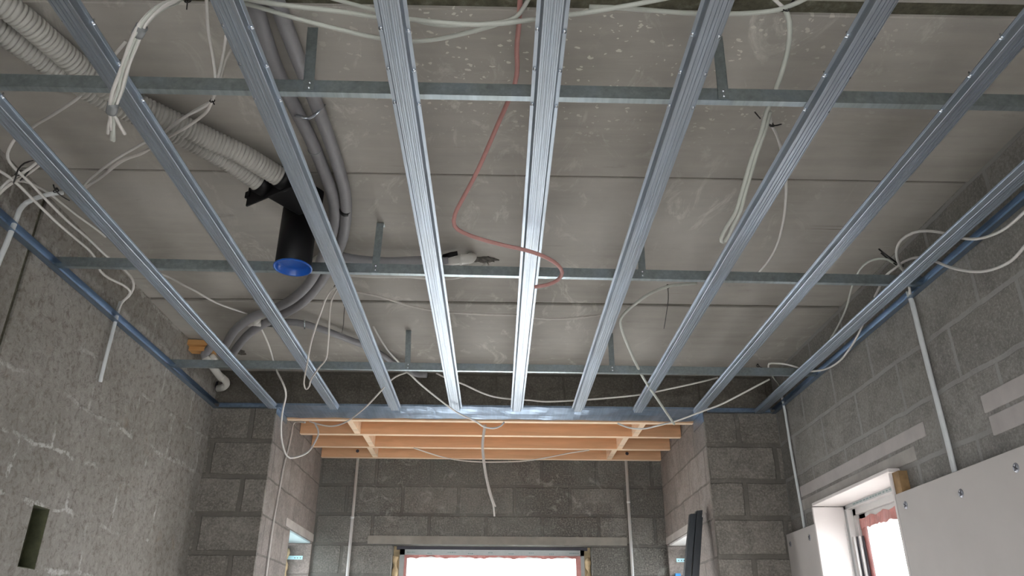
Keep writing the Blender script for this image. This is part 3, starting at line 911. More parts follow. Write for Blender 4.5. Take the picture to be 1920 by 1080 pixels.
board(-0.2, 3.045, 0.556, 'large grey plasterboard sheet on the right wall, nearer than the window', [(1698, 947), (1802, 925), (1905, 877)])
board(3.885, YB - 0.003, 0.566, 'small plasterboard sheet between the side window and the corner pier', [(1482, 1020), (1518, 1008)])


# ------------------------------------------------------------------ cables, conduits and ties
def run(name, label, cat, pts, r=0.0045, mat='cable', group=None, seg=8, flat=1.0, d=None, sm=True, offs=None):
    P = []
    for p in pts:
        if isinstance(p, Vector): P.append(p); continue
        q = at(p[0], p[1], p[2] if len(p) > 2 else d)
        if not isinstance(p[2], tuple):                      # keep loose runs clear of the side walls
            if q.x > XR - 0.033: q = at(p[0], p[1], ('x', XR - 0.033))
            if q.x < XL + 0.016: q = at(p[0], p[1], ('x', XL + 0.016))
        P.append(q)
    if offs: P = [p + Vector(offs) for p in P]
    path = smooth_path(P) if sm else P
    bm = tube(bmesh.new(), path, r, seg, True, flat)
    o = link(name, bm, mat, None, True)
    # origin at the run's first point
    c = path[0].copy()
    o.data.transform(Matrix.Translation(-c)); o.location = c
    return tag(o, label, cat, group)


def cable(label, pts, r=0.0045, mat='cable', group=None, **k):
    return run('electrical_cable', label, 'cable', pts, r, mat, group, **k)


def tie(label, ring, tails, r=0.0016, loop_r=0.007):
    """Black cable tie: a small strap loop with its head and the loose tails."""
    c = at(*ring)
    t = thing('cable_tie', label, 'cable tie', c, 'black nylon cable ties')
    bm = bmesh.new()
    path = [Vector((math.cos(a) * loop_r, math.sin(a) * loop_r * 0.4, math.sin(a) * loop_r)) for a in [2 * PI * k / 16 for k in range(17)]]
    tube(bm, path, 0.0017, 6, False)
    link('strap_loop', bm, 'tie', t, True)
    link('head', bevel(B(-0.004, 0.004, -0.0035, 0.0035, loop_r - 0.003, loop_r + 0.004), 0.001, 1), 'tie', t)
    for tl in tails:
        P = [at(*q) - c for q in tl]
        link('tail', tube(bmesh.new(), smooth_path(P), r, 6), 'tie', t, True)
    return t


# -- the taped bundle hanging top left
BN = [(372, -60, 1.40), (338, -6, 1.34), (300, 14, 1.27), (268, 45, 1.22), (248, 85, 1.20), (236, 125, 1.19), (221, 170, 1.17), (211, 203, 1.16)]
ends = [[(206, 225, 1.155), (202, 250, 1.15)], [(213, 232, 1.155), (213, 264, 1.15)], [(218, 222, 1.155), (225, 236, 1.15), (234, 251, 1.15)],
        [(207, 222, 1.155), (208, 243, 1.15)], [(214, 225, 1.155), (209, 262, 1.148)]]
BL = ['taped bundle cable whose tip ends highest, at the left', 'taped bundle cable with the lowest hanging end',
      'taped bundle cable whose thin tip bends away to the right', 'taped bundle cable with a short stripped tip', 'taped bundle cable lying behind the others']
for k in range(5):
    a = 2 * PI * k / 5
    pts = []
    for i, p in enumerate(BN):
        sp_ = 0.0075 if i not in (3, 7) else 0.0058
        wob = 0.003 * math.sin(i * 2.1 + k * 1.7) if i not in (3, 7) else 0
        v = at(*p) + Vector((math.cos(a) * sp_ + wob, math.sin(a) * sp_, math.sin(a + 1) * sp_ * 0.6 + wob))
        pts.append(v)
    for p in ends[k]: pts.append(at(*p))
    cable(BL[k], pts, 0.0043, 'cable_g' if k in (1, 4) else 'cable', 'cables of the taped hanging bundle')
for (p, q, lb) in (((266, 50, 1.219), (258, 64, 1.213), 'upper grey tape wrap on the hanging cable bundle'), ((213, 194, 1.163), (209, 209, 1.158), 'lower grey tape wrap near the bundle ends')):
    A_, B_ = at(*p), at(*q); dv = (B_ - A_).normalized()
    o = link('tape_wrap', tube(bmesh.new(), [A_ - dv * 0.001, A_ + dv * 0.006, B_ - dv * 0.006, B_ + dv * 0.003], 0.0128, 12), 'tape', None, True)
    tag(o, lb, 'tape', 'grey tape wraps on the bundle')

# -- cables above the nearest bar, left
cable('thin cable coming straight down from the slab edge to the bar', [(386, -40, 1.44), (388, 20, 1.43), (391, 62, 1.42), (399, 105, 1.38), (404, 150, 1.32), (399, 186, 1.29), (372, 206, 1.31), (345, 220, 1.33), (312, 246, 1.35), (270, 268, 1.38), (215, 300, 1.41), (170, 335, 1.43), (154, 352, 1.44)], 0.0042, 'cable')
cable('cable curving from behind the channel down to the tie on the bar', [(424, 66, 1.44), (417, 110, 1.40), (408, 150, 1.32), (398, 187, 1.29), (378, 200, 1.31), (355, 214, 1.33), (318, 240, 1.35), (275, 283, 1.38), (230, 302, 1.41), (185, 336, 1.43), (158, 352, 1.44)], 0.0042)
cable('lowest of the cables sagging from the bar tie over the corrugated ducts', [(434, 92, 1.44), (421, 118, 1.40), (413, 152, 1.32), (397, 190, 1.29), (385, 212, 1.30), (350, 238, 1.32), (318, 256, 1.34), (270, 285, 1.38), (225, 302, 1.41), (192, 330, 1.43), (160, 353, 1.44)], 0.0042, 'cable_c')
tie('black cable tie on the lip of the nearest bar above the ducts', (398, 189, 1.285), [[(398, 189, 1.285), (402, 196, 1.27)]], loop_r=0.006)
cable('thin cable slanting behind the second channel and under the nearest bar', [(44, 262, 1.43), (62, 238, 1.42), (100, 215, 1.41), (135, 192, 1.40), (150, 180, 1.40), (178, 148, 1.40), (205, 115, 1.41), (236, 78, 1.43)], 0.0045)
tie('black tie hanging from the slab joint at the top edge', (352, 2, 1.44), [[(352, -4, 1.45), (350, 18, 1.42)]])

# -- cluster high on the left wall
cable('cable curling down from above the first channel beside the left wall', [(30, 258, 1.42), (22, 270, 1.40), (14, 288, 1.38), (18, 304, 1.37), (34, 322, 1.36), (58, 344, 1.35), (85, 373, 1.34), (125, 413, 1.33), (165, 447, 1.33), (200, 480, 1.33), (236, 508, 1.33), (249, 525, 1.31), (250, 541, 1.29), (241, 556, 1.27), (229, 566, 1.25), (224, 578, ('x', -1.612))], 0.0047)
cable('cable running along the left wall below its neighbour', [(-30, 302, 1.40), (0, 321, 1.38), (20, 334, 1.36), (40, 352, 1.35), (70, 382, 1.33), (105, 416, 1.32), (140, 446, 1.32), (166, 468, 1.32), (180, 487, 1.31), (188, 508, 1.30), (205, 522, 1.29), (230, 534, 1.28), (244, 546, 1.27), (239, 557, 1.262), (229, 567, 1.245), (222, 581, ('x', -1.612))], 0.0047)
cable('upper cable crossing through the tie at the far left', [(72, 302, 1.41), (55, 316, 1.38), (36, 328, 1.36), (15, 340, 1.36), (-6, 362, 1.36), (-30, 392, 1.36)], 0.0047, 'cable')
cable('lower cable crossing through the tie at the far left', [(76, 308, 1.41), (58, 322, 1.38), (38, 335, 1.355), (20, 345, 1.35), (0, 362, 1.35), (-25, 395, 1.35)], 0.0047, 'cable_c')
cable('thin cable arcing from the wall cluster to the first channel', [(24, 340, 1.38), (45, 340, 1.38), (64, 347, 1.39), (90, 361, 1.40), (118, 383, 1.41), (150, 408, 1.42), (178, 428, 1.42), (198, 444, 1.42)], 0.0042)
tie('black cable tie around the crossing cables at the far left', (34, 326, 1.36), [[(62, 301, 1.40), (46, 306, 1.36), (34, 318, 1.345), (29, 334, 1.345), (25, 344, 1.35)], [(58, 314, 1.39), (48, 328, 1.36), (38, 338, 1.35)]], 0.0026, 0.009)
tie('black cable tie where the white conduit reaches the left wall', (105, 358, 1.39), [[(100, 346, 1.40), (104, 357, 1.385), (116, 368, 1.39), (130, 376, 1.40)]], 0.0022, 0.008)
run('conduit_pipe', 'white conduit bending down the left wall at the far left edge', 'conduit', [(118, 361, 1.40), (98, 363, 1.385), (72, 370, 1.37), (50, 380, ('x', -1.608)), (38, 392, ('x', -1.606)), (33, 404, ('x', -1.606)), (22, 432, ('x', -1.606)), (10, 462, ('x', -1.606)), (-6, 500, ('x', -1.606)), (-60, 640, ('x', -1.606))], 0.0085, 'conduit')
t = run('conduit_pipe', 'thin white conduit ending open on the left wall below the track', 'conduit', [(226, 566, ('x', -1.611)), (220, 590, ('x', -1.611)), (212, 620, ('x', -1.611)), (201, 662, ('x', -1.611)), (190, 706, ('x', -1.611)), (188, 716, ('x', -1.611))], 0.0075, 'conduit', sm=False)

# -- long cables above
cable('long thin cable from behind the first channel to the pipe tee', [(296, 512, 1.40), (318, 520, 1.40), (345, 535, 1.39), (367, 546, 1.39), (400, 565, 1.39), (430, 577, 1.40), (463, 588, 1.42)], 0.0042, 'cable')
cable('white cable hanging from the pipe tee past the farthest bar and looping over the pier', [(487, 612, 1.42), (499, 636, 1.40), (508, 660, 1.37), (514, 682, 1.33), (521, 700, 1.27), (532, 722, 1.20), (536, 742, ('y', 3.82)), (530, 770, ('y', 3.95)), (527, 800, ('y', 4.05)), (529, 830, ('y', 4.12)), (538, 855, ('y', 4.18)), (552, 858, ('y', 4.23)), (578, 847, ('y', 4.35)), (594, 822, ('y', 4.44)), (597, 808, ('y', 4.48)), (590, 793, ('y', 4.50))], 0.0050)
cable('long cable clipped down the left side wall of the alcove', [(572, 792, ('y', 4.46)), (552, 792, ('x', AXL + 0.010)), (547, 812, ('x', AXL + 0.007)), (541, 840, ('x', AXL + 0.007)), (532, 875, ('x', AXL + 0.007)), (522, 930, ('x', AXL + 0.007)), (512, 985, ('x', AXL + 0.007)), (503, 1050, ('x', AXL + 0.007)), (498, 1090, ('x', AXL + 0.007)), (488, 1180, ('x', AXL + 0.007))], 0.0050, 'cable_c')
cable('narrow hanging loop of thin cable in front of the second channel', [(634, 538, 1.37), (622, 543, 1.35), (611, 560, 1.33), (603, 582, 1.31), (593, 610, 1.28), (583, 643, 1.25), (577, 676, 1.22), (572, 702, 1.20), (570, 720, 1.18), (574, 730, 1.175), (580, 724, 1.175), (583, 712, 1.18), (597, 691, 1.20), (611, 673, 1.21), (615, 645, 1.24), (617, 615, 1.27), (618, 590, 1.30), (622, 562, 1.34), (633, 541, 1.37)], 0.0040, 'cable_c')
tie('black cable tie at the top of the narrow hanging loop', (630, 537, 1.38), [[(628, 530, 1.40), (632, 538, 1.375), (636, 543, 1.37)]], 0.003, 0.008)
tie('thin black tie tail hanging right of the narrow cable loop', (647, 571, 1.44), [[(647, 570, 1.44), (645, 590, 1.41), (644, 608, 1.38), (641, 624, 1.36)]], 0.0016, 0.006)
cable('slack cable crossing left to right behind the middle channels', [(655, 545, 1.43), (673, 548, 1.42), (715, 557, 1.41), (763, 572, 1.40), (810, 582, 1.39), (847, 586, 1.39), (923, 590, 1.39), (968, 591, 1.39), (1003, 596, 1.385), (1050, 598, 1.385), (1107, 593, 1.39), (1140, 588, 1.40)], 0.0047, 'cable_c')
cable('flat looping cable arching right of the middle and dropping to the trimmer', [(1306, 531, 1.41), (1280, 533, 1.40), (1253, 537, 1.39), (1218, 551, 1.38), (1186, 574, 1.37), (1166, 594, 1.36), (1164, 612, 1.34), (1180, 655, 1.30), (1206, 708, 1.26), (1235, 752, 1.21), (1264, 795, 1.17)], 0.0068, 'cable_g', None)
tie('black cable tie with a long drooping tail at the top of the flat loop', (1252, 538, 1.40), [[(1252, 536, 1.40), (1253, 560, 1.37), (1249, 590, 1.34), (1245, 616, 1.32)]], 0.0020, 0.007)
cable('cable slanting down beside the third channel toward the farthest bar', [(700, 612, 1.43), (712, 634, 1.42), (728, 658, 1.41), (750, 682, 1.40)], 0.0048)
cable('cable dropping from the farthest bar to below the trimmer', [(757, 694, 1.30), (770, 703, 1.27), (790, 722, 1.25), (830, 754, 1.215), (860, 775, 1.20), (890, 789, 1.19), (907, 800, 1.18), (925, 803, 1.18), (938, 799, 1.19), (945, 792, 1.22)], 0.0050)
cable('cable sagging from the farthest bar to the joists on the left', [(764, 698, 1.29), (742, 706, 1.27), (724, 722, 1.24), (707, 741, 1.22), (688, 761, 1.205), (668, 778, 1.20), (647, 792, 1.20), (623, 799, 1.21), (600, 796, 1.23), (580, 790, 1.25)], 0.0047, 'cable_c')
cable('long sagging cable just above the trimmer from middle to right', [(818, 700, 1.33), (845, 712, 1.31), (870, 721, 1.30), (900, 735, 1.29), (927, 744, 1.285), (957, 748, 1.28), (990, 750, 1.28), (1023, 753, 1.28), (1073, 751, 1.28), (1130, 747, 1.28), (1200, 740, 1.285), (1260, 728, 1.29), (1310, 717, 1.30), (1346, 708, 1.31)], 0.0048)
cable('cable crossing low in front of the trimmer at the right of the alcove', [(1158, 794, 1.22), (1180, 802, 1.19), (1205, 804, 1.18), (1238, 797, 1.175), (1272, 788, 1.175), (1312, 773, 1.18), (1350, 759, 1.20), (1390, 739, 1.23), (1420, 723, 1.26), (1443, 711, 1.29)], 0.0050)
cable('cable end hanging from the first joist in the middle of the alcove', [(908, 796, ('y', 4.60)), (904, 830, ('y', 4.62)), (905, 855, ('y', 4.63)), (909, 885, ('y', 4.63)), (917, 922, ('y', 4.63)), (925, 948, ('y', 4.63)), (927, 968, ('y', 4.63))], 0.0050, 'cable')
cable('second split cable end hanging from the first joist in the alcove', [(911, 796, ('y', 4.605)), (906, 832, ('y', 4.63)), (908, 860, ('y', 4.64)), (913, 895, ('y', 4.64)), (922, 930, ('y', 4.64)), (929, 950, ('y', 4.64))], 0.0042, 'cable_c')
cable('thin cable sagging beneath the rear joists of the alcove', [(776, 840, 1.235), (800, 848, 1.225), (830, 857, 1.215), (862, 863, 1.205), (900, 866, 1.20), (945, 866, 1.20), (985, 864, 1.205), (1030, 857, 1.215), (1065, 850, 1.225), (1105, 844, 1.235)], 0.0042, 'cable_c')

# -- cables along the top edge
cable('upper long cable sweeping across the top of the view', [(440, -6, 1.40), (520, 8, 1.38), (640, 22, 1.36), (700, 31, 1.35), (767, 36, 1.345), (827, 42, 1.34), (887, 46, 1.34), (940, 44, 1.345), (1003, 36, 1.355), (1067, 28, 1.36), (1140, 17, 1.37), (1237, -1, 1.39), (1330, -22, 1.41)], 0.0058, 'cable_g')
cable('lower long cable sagging across the top and rising to the red tube', [(440, 2, 1.41), (480, 12, 1.40), (550, 33, 1.38), (600, 46, 1.37), (640, 56, 1.365), (707, 71, 1.36), (773, 77, 1.36), (827, 72, 1.365), (893, 57, 1.375), (940, 43, 1.385), (967, 32, 1.395), (982, 14, 1.41), (994, -8, 1.42)], 0.0055, 'cable_g')
cable('short cable slanting at the top between the third and fourth channels', [(600, -10, 1.42), (640, 2, 1.41), (700, 18, 1.40), (760, 34, 1.39), (830, 48, 1.38), (900, 45, 1.38), (975, 38, 1.385)], 0.0048, 'cable_g')
cable('flat cable sweeping right along the slab joint to the tie at the top', [(1105, 13, 1.42), (1160, 15, 1.41), (1280, 24, 1.40), (1340, 27, 1.39), (1400, 25, 1.39), (1445, 21, 1.40), (1470, 15, 1.405), (1500, 3, 1.42), (1520, -8, 1.43)], 0.0058, 'cable_g')
cable('short cable joining the top right tie from above', [(1440, -12, 1.44), (1455, 2, 1.42), (1471, 16, 1.405)], 0.0045)
tie('black cable tie with doubled tail at the top right', (1474, 18, 1.40), [[(1472, 20, 1.40), (1483, 6, 1.42), (1496, -10, 1.44)], [(1475, 21, 1.40), (1488, 8, 1.42), (1502, -6, 1.44)]], 0.0028, 0.007)
cable('long pale cable hanging from the top right tie, ending in a deep narrow loop', [(1473, 20, 1.40), (1480, 40, 1.385), (1480, 73, 1.37), (1473, 112, 1.36), (1460, 153, 1.35), (1448, 184, 1.34), (1437, 210, 1.33), (1427, 250, 1.315), (1414, 283, 1.30), (1403, 317, 1.28), (1391, 360, 1.26), (1378, 400, 1.24), (1362, 426, 1.225), (1352, 447, 1.215), (1356, 454, 1.215), (1365, 444, 1.22), (1374, 424, 1.225), (1388, 396, 1.24), (1397, 362, 1.26), (1408, 325, 1.28), (1420, 285, 1.30), (1434, 245, 1.32), (1444, 210, 1.34)], 0.0064, 'cable_g', None)
cable('cable curving from the nearest bar down behind the seventh channel', [(1442, 196, 1.37), (1443, 214, 1.36), (1447, 234, 1.36), (1457, 254, 1.37), (1464, 278, 1.37), (1471, 310, 1.38), (1474, 345, 1.39), (1473, 375, 1.39), (1469, 412, 1.39), (1458, 456, 1.40), (1440, 490, 1.40), (1419, 514, 1.41)], 0.0047)
tie('black cable tie below the nearest bar beside the pale cable loop', (1447, 235, 1.36), [[(1415, 210, 1.40), (1426, 223, 1.38)], [(1437, 231, 1.36), (1450, 236, 1.35), (1465, 233, 1.36)], [(1450, 236, 1.35), (1446, 222, 1.37)]], 0.0020, 0.007)

# -- red tube
run('flexible_tube', 'dull red flexible tube hanging in an S and hooking back across the middle channel', 'tube',
    [(978, -40, 1.43), (975, 0, 1.42), (973, 45, 1.41), (969, 90, 1.40), (970, 128, 1.39), (965, 158, 1.38), (951, 194, 1.36), (934, 232, 1.34), (915, 276, 1.32), (893, 325, 1.29), (868, 372, 1.26), (853, 402, 1.235), (852, 423, 1.22), (868, 436, 1.21), (900, 448, 1.20), (945, 460, 1.19), (985, 469, 1.18), (1020, 481, 1.17), (1045, 496, 1.16), (1054, 511, 1.155), (1046, 525, 1.15), (1026, 534, 1.145), (1002, 538, 1.14)], 0.0066, 'red', seg=12)

# -- right wall group
XW = 1.575
cable('cable looping up from the wall conduit and out over the last channel', [(1706, 552, 1.33), (1704, 534, 1.34), (1694, 508, 1.35), (1684, 491, 1.35), (1681, 469, 1.36), (1690, 450, 1.37), (1711, 437, 1.38), (1737, 433, 1.38), (1770, 437, 1.37), (1790, 443, 1.35), (1806, 447, 1.33), (1831, 448, 1.31), (1859, 441, 1.30), (1887, 427, 1.30), (1920, 398, 1.30), (1950, 365, 1.31), Vector((1.55, 1.72, 1.36)), Vector((1.54, 1.45, 1.42)), Vector((1.53, 1.1, 1.44))], 0.0050)
cable('cable sagging in front of the right track toward the image edge', [(1640, 557, 1.37), (1650, 536, 1.37), (1661, 517, 1.37), (1678, 503, 1.36), (1696, 490, 1.36), (1717, 483, 1.36), (1738, 485, 1.34), (1756, 491, 1.32), (1781, 501, 1.29), (1813, 508, 1.27), (1841, 509, 1.26), (1868, 503, 1.25), (1896, 489, 1.25), (1920, 463, 1.26), (1950, 420, 1.27), Vector((1.56, 1.78, 1.33)), Vector((1.55, 1.50, 1.40)), Vector((1.55, 1.1, 1.43))], 0.0050)
cable('cable arching left of the black tie and running down along the right wall', [(1694, 508, 1.36), (1682, 498, 1.37), (1665, 487, 1.38), (1648, 485, 1.39), (1628, 491, 1.39), (1613, 504, 1.385), (1605, 520, 1.38), (1597, 540, 1.37), (1587, 577, 1.36), (1572, 610, 1.36), (1558, 634, 1.36)], 0.0045, 'cable_g')
cable('cable drooping from the last channel back up to the right of the farthest bar', [(1625, 585, 1.36), (1616, 612, 1.34), (1605, 635, 1.31), (1593, 654, 1.29), (1574, 677, 1.26), (1548, 692, 1.25), (1520, 696, 1.26), (1505, 693, 1.28), (1492, 688, 1.30), (1475, 683, 1.33), (1454, 681, 1.35), (1442, 682, 1.36), (1441, 691, 1.35)], 0.0047)
cable('stub of cable between the farthest bar and the corner pier', [(1446, 702, 1.34), (1452, 710, 1.33), (1461, 722, 1.32), (1466, 742, ('y', YB - 0.01))], 0.0047, 'cable_g')
tie('black cable tie at the cable crossing near the right wall', (1690, 497, 1.355), [[(1648, 467, 1.42), (1655, 473, 1.40), (1668, 483, 1.38), (1683, 494, 1.36)], [(1652, 474, 1.41), (1668, 488, 1.385), (1684, 499, 1.36)]], 0.0032, 0.008)
tie('small black tie on the slab above the farthest bar at the right', (1421, 686, 1.44), [[(1420, 686, 1.44), (1428, 689, 1.42), (1432, 691, 1.41)]], 0.002, 0.008)
XC = XR - 0.010
run('conduit_pipe', 'bluish white conduit running down the right wall to the large plasterboard', 'conduit', [(1703, 546, ('x', 1.578)), (1707, 558, ('x', XC)), (1711, 570, ('x', XC)), (1724, 622, ('x', XC)), (1740, 686, ('x', XC)), (1757, 752, ('x', XC)), (1776, 826, ('x', XC)), (1790, 884, ('x', XC)), at(1790, 884, ('x', XC)) + Vector((0.0, 0, -0.12))], 0.0095, 'conduit', sm=False)
run('conduit_pipe', 'thin white conduit near the corner pier, ending behind the small plasterboard', 'conduit', [(1466, 742, ('x', XC - 0.004)), (1468, 752, ('x', XC)), (1473, 778, ('x', XC)), (1482, 838, ('x', XC)), (1493, 900, ('x', XC)), (1502, 950, ('x', XC)), (1508, 988, ('x', XC)), at(1508, 988, ('x', XC)) + Vector((0, 0, -0.1))], 0.0075, 'conduit', sm=False)

# -- conduits on the alcove's back wall
for (xx, lb, zc) in ((-1.007, 'straight white conduit on the alcove wall left of the window', 0.83), (0.930, 'straight white conduit on the alcove wall right of the window', 0.95)):
    t = thing('conduit_pipe', lb, 'conduit', (xx, YA - 0.012, FLOOR), 'conduits on the alcove back wall')
    link('pipe', tube(bmesh.new(), [Vector((0, 0, 0)), Vector((0, 0, 1.238 - FLOOR))], 0.0105, 14), 'conduit', t, True)
    link('coupler', tube(bmesh.new(), [Vector((0, 0, zc - FLOOR - 0.010)), Vector((0, 0, zc - FLOOR + 0.006))], 0.0125, 14), 'conduit', t, True)

# ------------------------------------------------------------------ ventilation ducts, plenum and capped pipe
def duct(label, pts, r, pitch):
    P = [at(*p) for p in pts]
    path = smooth_path(P, 0.02)
    L = [0]
    for a, b in zip(path, path[1:]): L.append(L[-1] + (b - a).length)
    total = L[-1]; n = int(total / (pitch / 8)); res = []; j = 0
    for k in range(n + 1):
        s = total * k / n
        while j < len(L) - 2 and L[j + 1] < s: j += 1
        f = (s - L[j]) / max(1e-9, L[j + 1] - L[j]); res.append(path[j].lerp(path[j + 1], f))

    def rr(s):
        ph = (s / pitch) % 1.0
        return r - 0.0052 * (0.5 - 0.5 * math.cos(2 * PI * ph)) ** 2.2
    o = link('corrugated_duct', tube(bmesh.new(), res, rr, 26), 'duct', None, True)
    c = res[0].copy(); o.data.transform(Matrix.Translation(-c)); o.location = c
    return tag(o, label, 'duct', 'corrugated ventilation ducts')


DR = 0.0335
duct('upper corrugated grey duct, the more fully visible of the pair', [(-120, -70, 1.405), (-50, -25, 1.405), (26, 22, 1.405), (100, 84, 1.405), (165, 140, 1.405), (230, 182, 1.405), (300, 217, 1.405), (345, 238, 1.405), (400, 264, 1.405), (455, 290, 1.40), (505, 320, 1.395), (531, 336, 1.39)], DR, 0.0122)
duct('lower corrugated grey duct, tucked behind its neighbour', [(-150, -18, 1.425), (-60, 20, 1.425), (0, 58, 1.425), (60, 98, 1.425), (120, 138, 1.425), (180, 176, 1.425), (240, 206, 1.425), (300, 235, 1.425), (345, 257, 1.425), (400, 286, 1.42), (450, 316, 1.41), (492, 346, 1.395)], DR, 0.0122)

p_up, p_lo = at(531, 336, 1.39), at(492, 346, 1.395)
d_dir = (at(531, 336, 1.39) - at(455, 290, 1.39)); d_dir.z = 0; d_dir.normalize()
side = Vector((-d_dir.y, d_dir.x, 0))
CX, CY = -0.727, 2.425
t = thing('ventilation_adapter', 'black plastic adapter box with a long capped spigot joining the corrugated ducts', 'ventilation fitting', (CX, CY, 1.205))
mid = (p_up + p_lo) / 2 - Vector((CX, CY, 1.205)) + d_dir * 0.012
mt = Matrix(((d_dir.x, side.x, 0, mid.x), (d_dir.y, side.y, 0, mid.y), (0, 0, 1, mid.z), (0, 0, 0, 1)))
Lb = (Vector((0, 0, 0)) - Vector((mid.x, mid.y, 0))).length
link('flange_plate', bevel(B(-0.004, 0.004, -0.115, 0.135, -0.045, 0.045, mtx=mt), 0.0015, 1), 'black', t)
bm = bmesh.new()                                             # body tapering from the flange to the spigot
vs0 = [mt @ Vector(p) for p in ((0.004, -0.10, -0.040), (0.004, 0.10, -0.040), (0.004, 0.10, 0.040), (0.004, -0.10, 0.040))]
cyl = []
seg = 28
box(bm, 0.004, 0.165, -0.058, 0.062, -0.026, 0.040, mt)
bevel(bm, 0.012, 3)
link('body', bm, 'black', t)
for s_, pp in ((1, p_up), (-1, p_lo)):
    q = pp - Vector((CX, CY, 1.205))
    link('duct_socket', tube(bmesh.new(), [q - d_dir * 0.020, q + d_dir * 0.020], 0.0365, 26), 'black', t, True)
for sy in (-0.112, 0.132):
    link('clip', bevel(B(-0.008, 0.03, sy - 0.012, sy + 0.012, -0.012, 0.012, mtx=mt), 0.003, 2), 'black', t)
bm = lathe(bmesh.new(), [(0.0615, 0.003), (0.0625, 0.004), (0.0625, 0.232), (0.0, 0.232)], (0, 0, 0), seg=48)
link('spigot', bm, 'black', t, True)
bm = lathe(bmesh.new(), [(0.0, 0.026), (0.050, 0.026), (0.0585, 0.022), (0.0605, 0.002), (0.0620, 0.0), (0.0665, 0.0), (0.0672, 0.002), (0.0665, 0.005), (0.0632, 0.006), (0.0628, 0.008)], (0, 0, 0), seg=48)
link('end_cap', bm, 'blue', t, True)

# ------------------------------------------------------------------ grey sleeved pipes
PR = 0.0205
gp = [(445, -80, 1.43), (470, -20, 1.43), (492, 55, 1.43), (518, 130, 1.43), (552, 200, 1.43), (583, 262, 1.43), (606, 318, 1.43), (622, 362, 1.42), (628, 405, 1.41), (619, 447, 1.40), (604, 482, 1.40), (594, 507, 1.40), (572, 540, 1.40), (540, 566, 1.40), (500, 584, 1.40), (468, 598, 1.40), (440, 620, 1.40), (424, 645, 1.40), (413, 662, 1.40)]
o = run('sleeved_pipe', 'left grey sleeved pipe sweeping in a long arc to the back left corner', 'pipe', gp, PR, 'pipe', 'grey sleeved pipes under the slab', seg=18)
gp2 = [(488, -80, 1.43), (514, -10, 1.43), (540, 60, 1.43), (566, 128, 1.43), (594, 198, 1.43), (618, 262, 1.43), (636, 318, 1.43), (647, 362, 1.42), (649, 400, 1.41), (644, 440, 1.41), (634, 470, 1.42), (618, 500, 1.42), (598, 534, 1.42), (566, 568, 1.42), (522, 594, 1.42), (486, 612, 1.42), (460, 632, 1.42), (442, 655, 1.42), (430, 675, 1.42)]
o2 = run('sleeved_pipe', 'right grey sleeved pipe with a black clamp, bending beside its neighbour', 'pipe', gp2, PR, 'pipe', 'grey sleeved pipes under the slab', seg=18)


def clamp(px, py, z, d, label, mat='black', w=0.010, R=PR + 0.0012, name='pipe_clamp'):
    p = at(px, py, z); d = Vector(d).normalized()
    o = link(name, tube(bmesh.new(), [p - d * w, p + d * w], R, 18), mat, None, True)
    c = p.copy(); o.data.transform(Matrix.Translation(-c)); o.location = c
    return tag(o, label, 'clamp')


def dirpx(a, b): return at(*b) - at(*a)


clamp(648, 394, 1.411, dirpx((648, 385, 1.412), (647, 403, 1.41)), 'black band clamp around the right grey pipe at its bend')
clamp(590, 280, 1.43, dirpx((583, 262, 1.43), (598, 300, 1.43)), 'thin dark clamp ring around the left grey pipe', 'tape', 0.003)
# perforated strap across both pipes at the nearest bar
P = [at(552, 216, 1.41), at(565, 219, 1.395), at(580, 221, 1.395), at(595, 211, 1.40), at(608, 196, 1.44)]
o = link('perforated_strap', tube(bmesh.new(), smooth_path(P), 0.006, 6, True, 0.25), 'screw', None, True)
tag(o, 'short perforated metal strap holding the two grey pipes at the bar', 'strap')
# branch with tee
t = thing('pipe_branch', 'grey branch pipe with a white tee running right above the channels', 'pipe', at(487, 609, 1.42))
c0 = t.location
def rel(pts): return [at(*p) - c0 for p in pts]
link('tee_fitting', tube(bmesh.new(), rel([(466, 606, 1.42), (476, 604, 1.42), (490, 606, 1.42)]), 0.0175, 16), 'pipe_w', t, True)
link('tee_fitting', tube(bmesh.new(), rel([(476, 605, 1.42), (484, 596, 1.42)]), 0.0175, 16), 'pipe_w', t, True)
link('black_collar', tube(bmesh.new(), rel([(498, 605, 1.42), (512, 606, 1.42)]), 0.0195, 16), 'black', t, True)
link('pipe', tube(bmesh.new(), smooth_path(rel([(488, 606, 1.42), (515, 605, 1.42), (545, 604, 1.42), (572, 608, 1.42), (605, 618, 1.42), (645, 633, 1.42), (687, 650, 1.42), (715, 665, 1.42), (738, 680, 1.42), (775, 700, 1.41), (800, 703, 1.40)])), 0.0165, 16), 'pipe', t, True)
link('pipe_clip', tube(bmesh.new(), rel([(571, 600, 1.44), (571, 606, 1.405), (571, 616, 1.40)]), 0.0035, 8), 'screw', t, True)
# branch to the white elbow in the middle
t = thing('pipe_branch', 'pale pipe with a white elbow rising into the broken slab', 'pipe', at(605, 480, 1.42))
c0 = t.location
link('pipe', tube(bmesh.new(), smooth_path(rel([(612, 470, 1.42), (640, 481, 1.42), (680, 488, 1.42), (730, 491, 1.42), (780, 489, 1.42), (820, 489, 1.42), (842, 488, 1.42)])), 0.0190, 16), 'pipe', t, True)
link('elbow', tube(bmesh.new(), smooth_path(rel([(834, 490, 1.42), (858, 487, 1.42), (872, 486, 1.422), (881, 485, 1.43), (884, 482, 1.45), (885, 481, 1.475)]), 0.006), 0.0205, 18), 'pipe_w', t, True)
link('elbow_collar', tube(bmesh.new(), rel([(862, 487, 1.42), (866, 487, 1.42)]), 0.0225, 18), 'pipe_w', t, True)
link('sleeve_end', tube(bmesh.new(), rel([(588, 494, 1.41), (600, 486, 1.41), (606, 480, 1.41)]), 0.0205, 16), 'pipe_w', t, True)
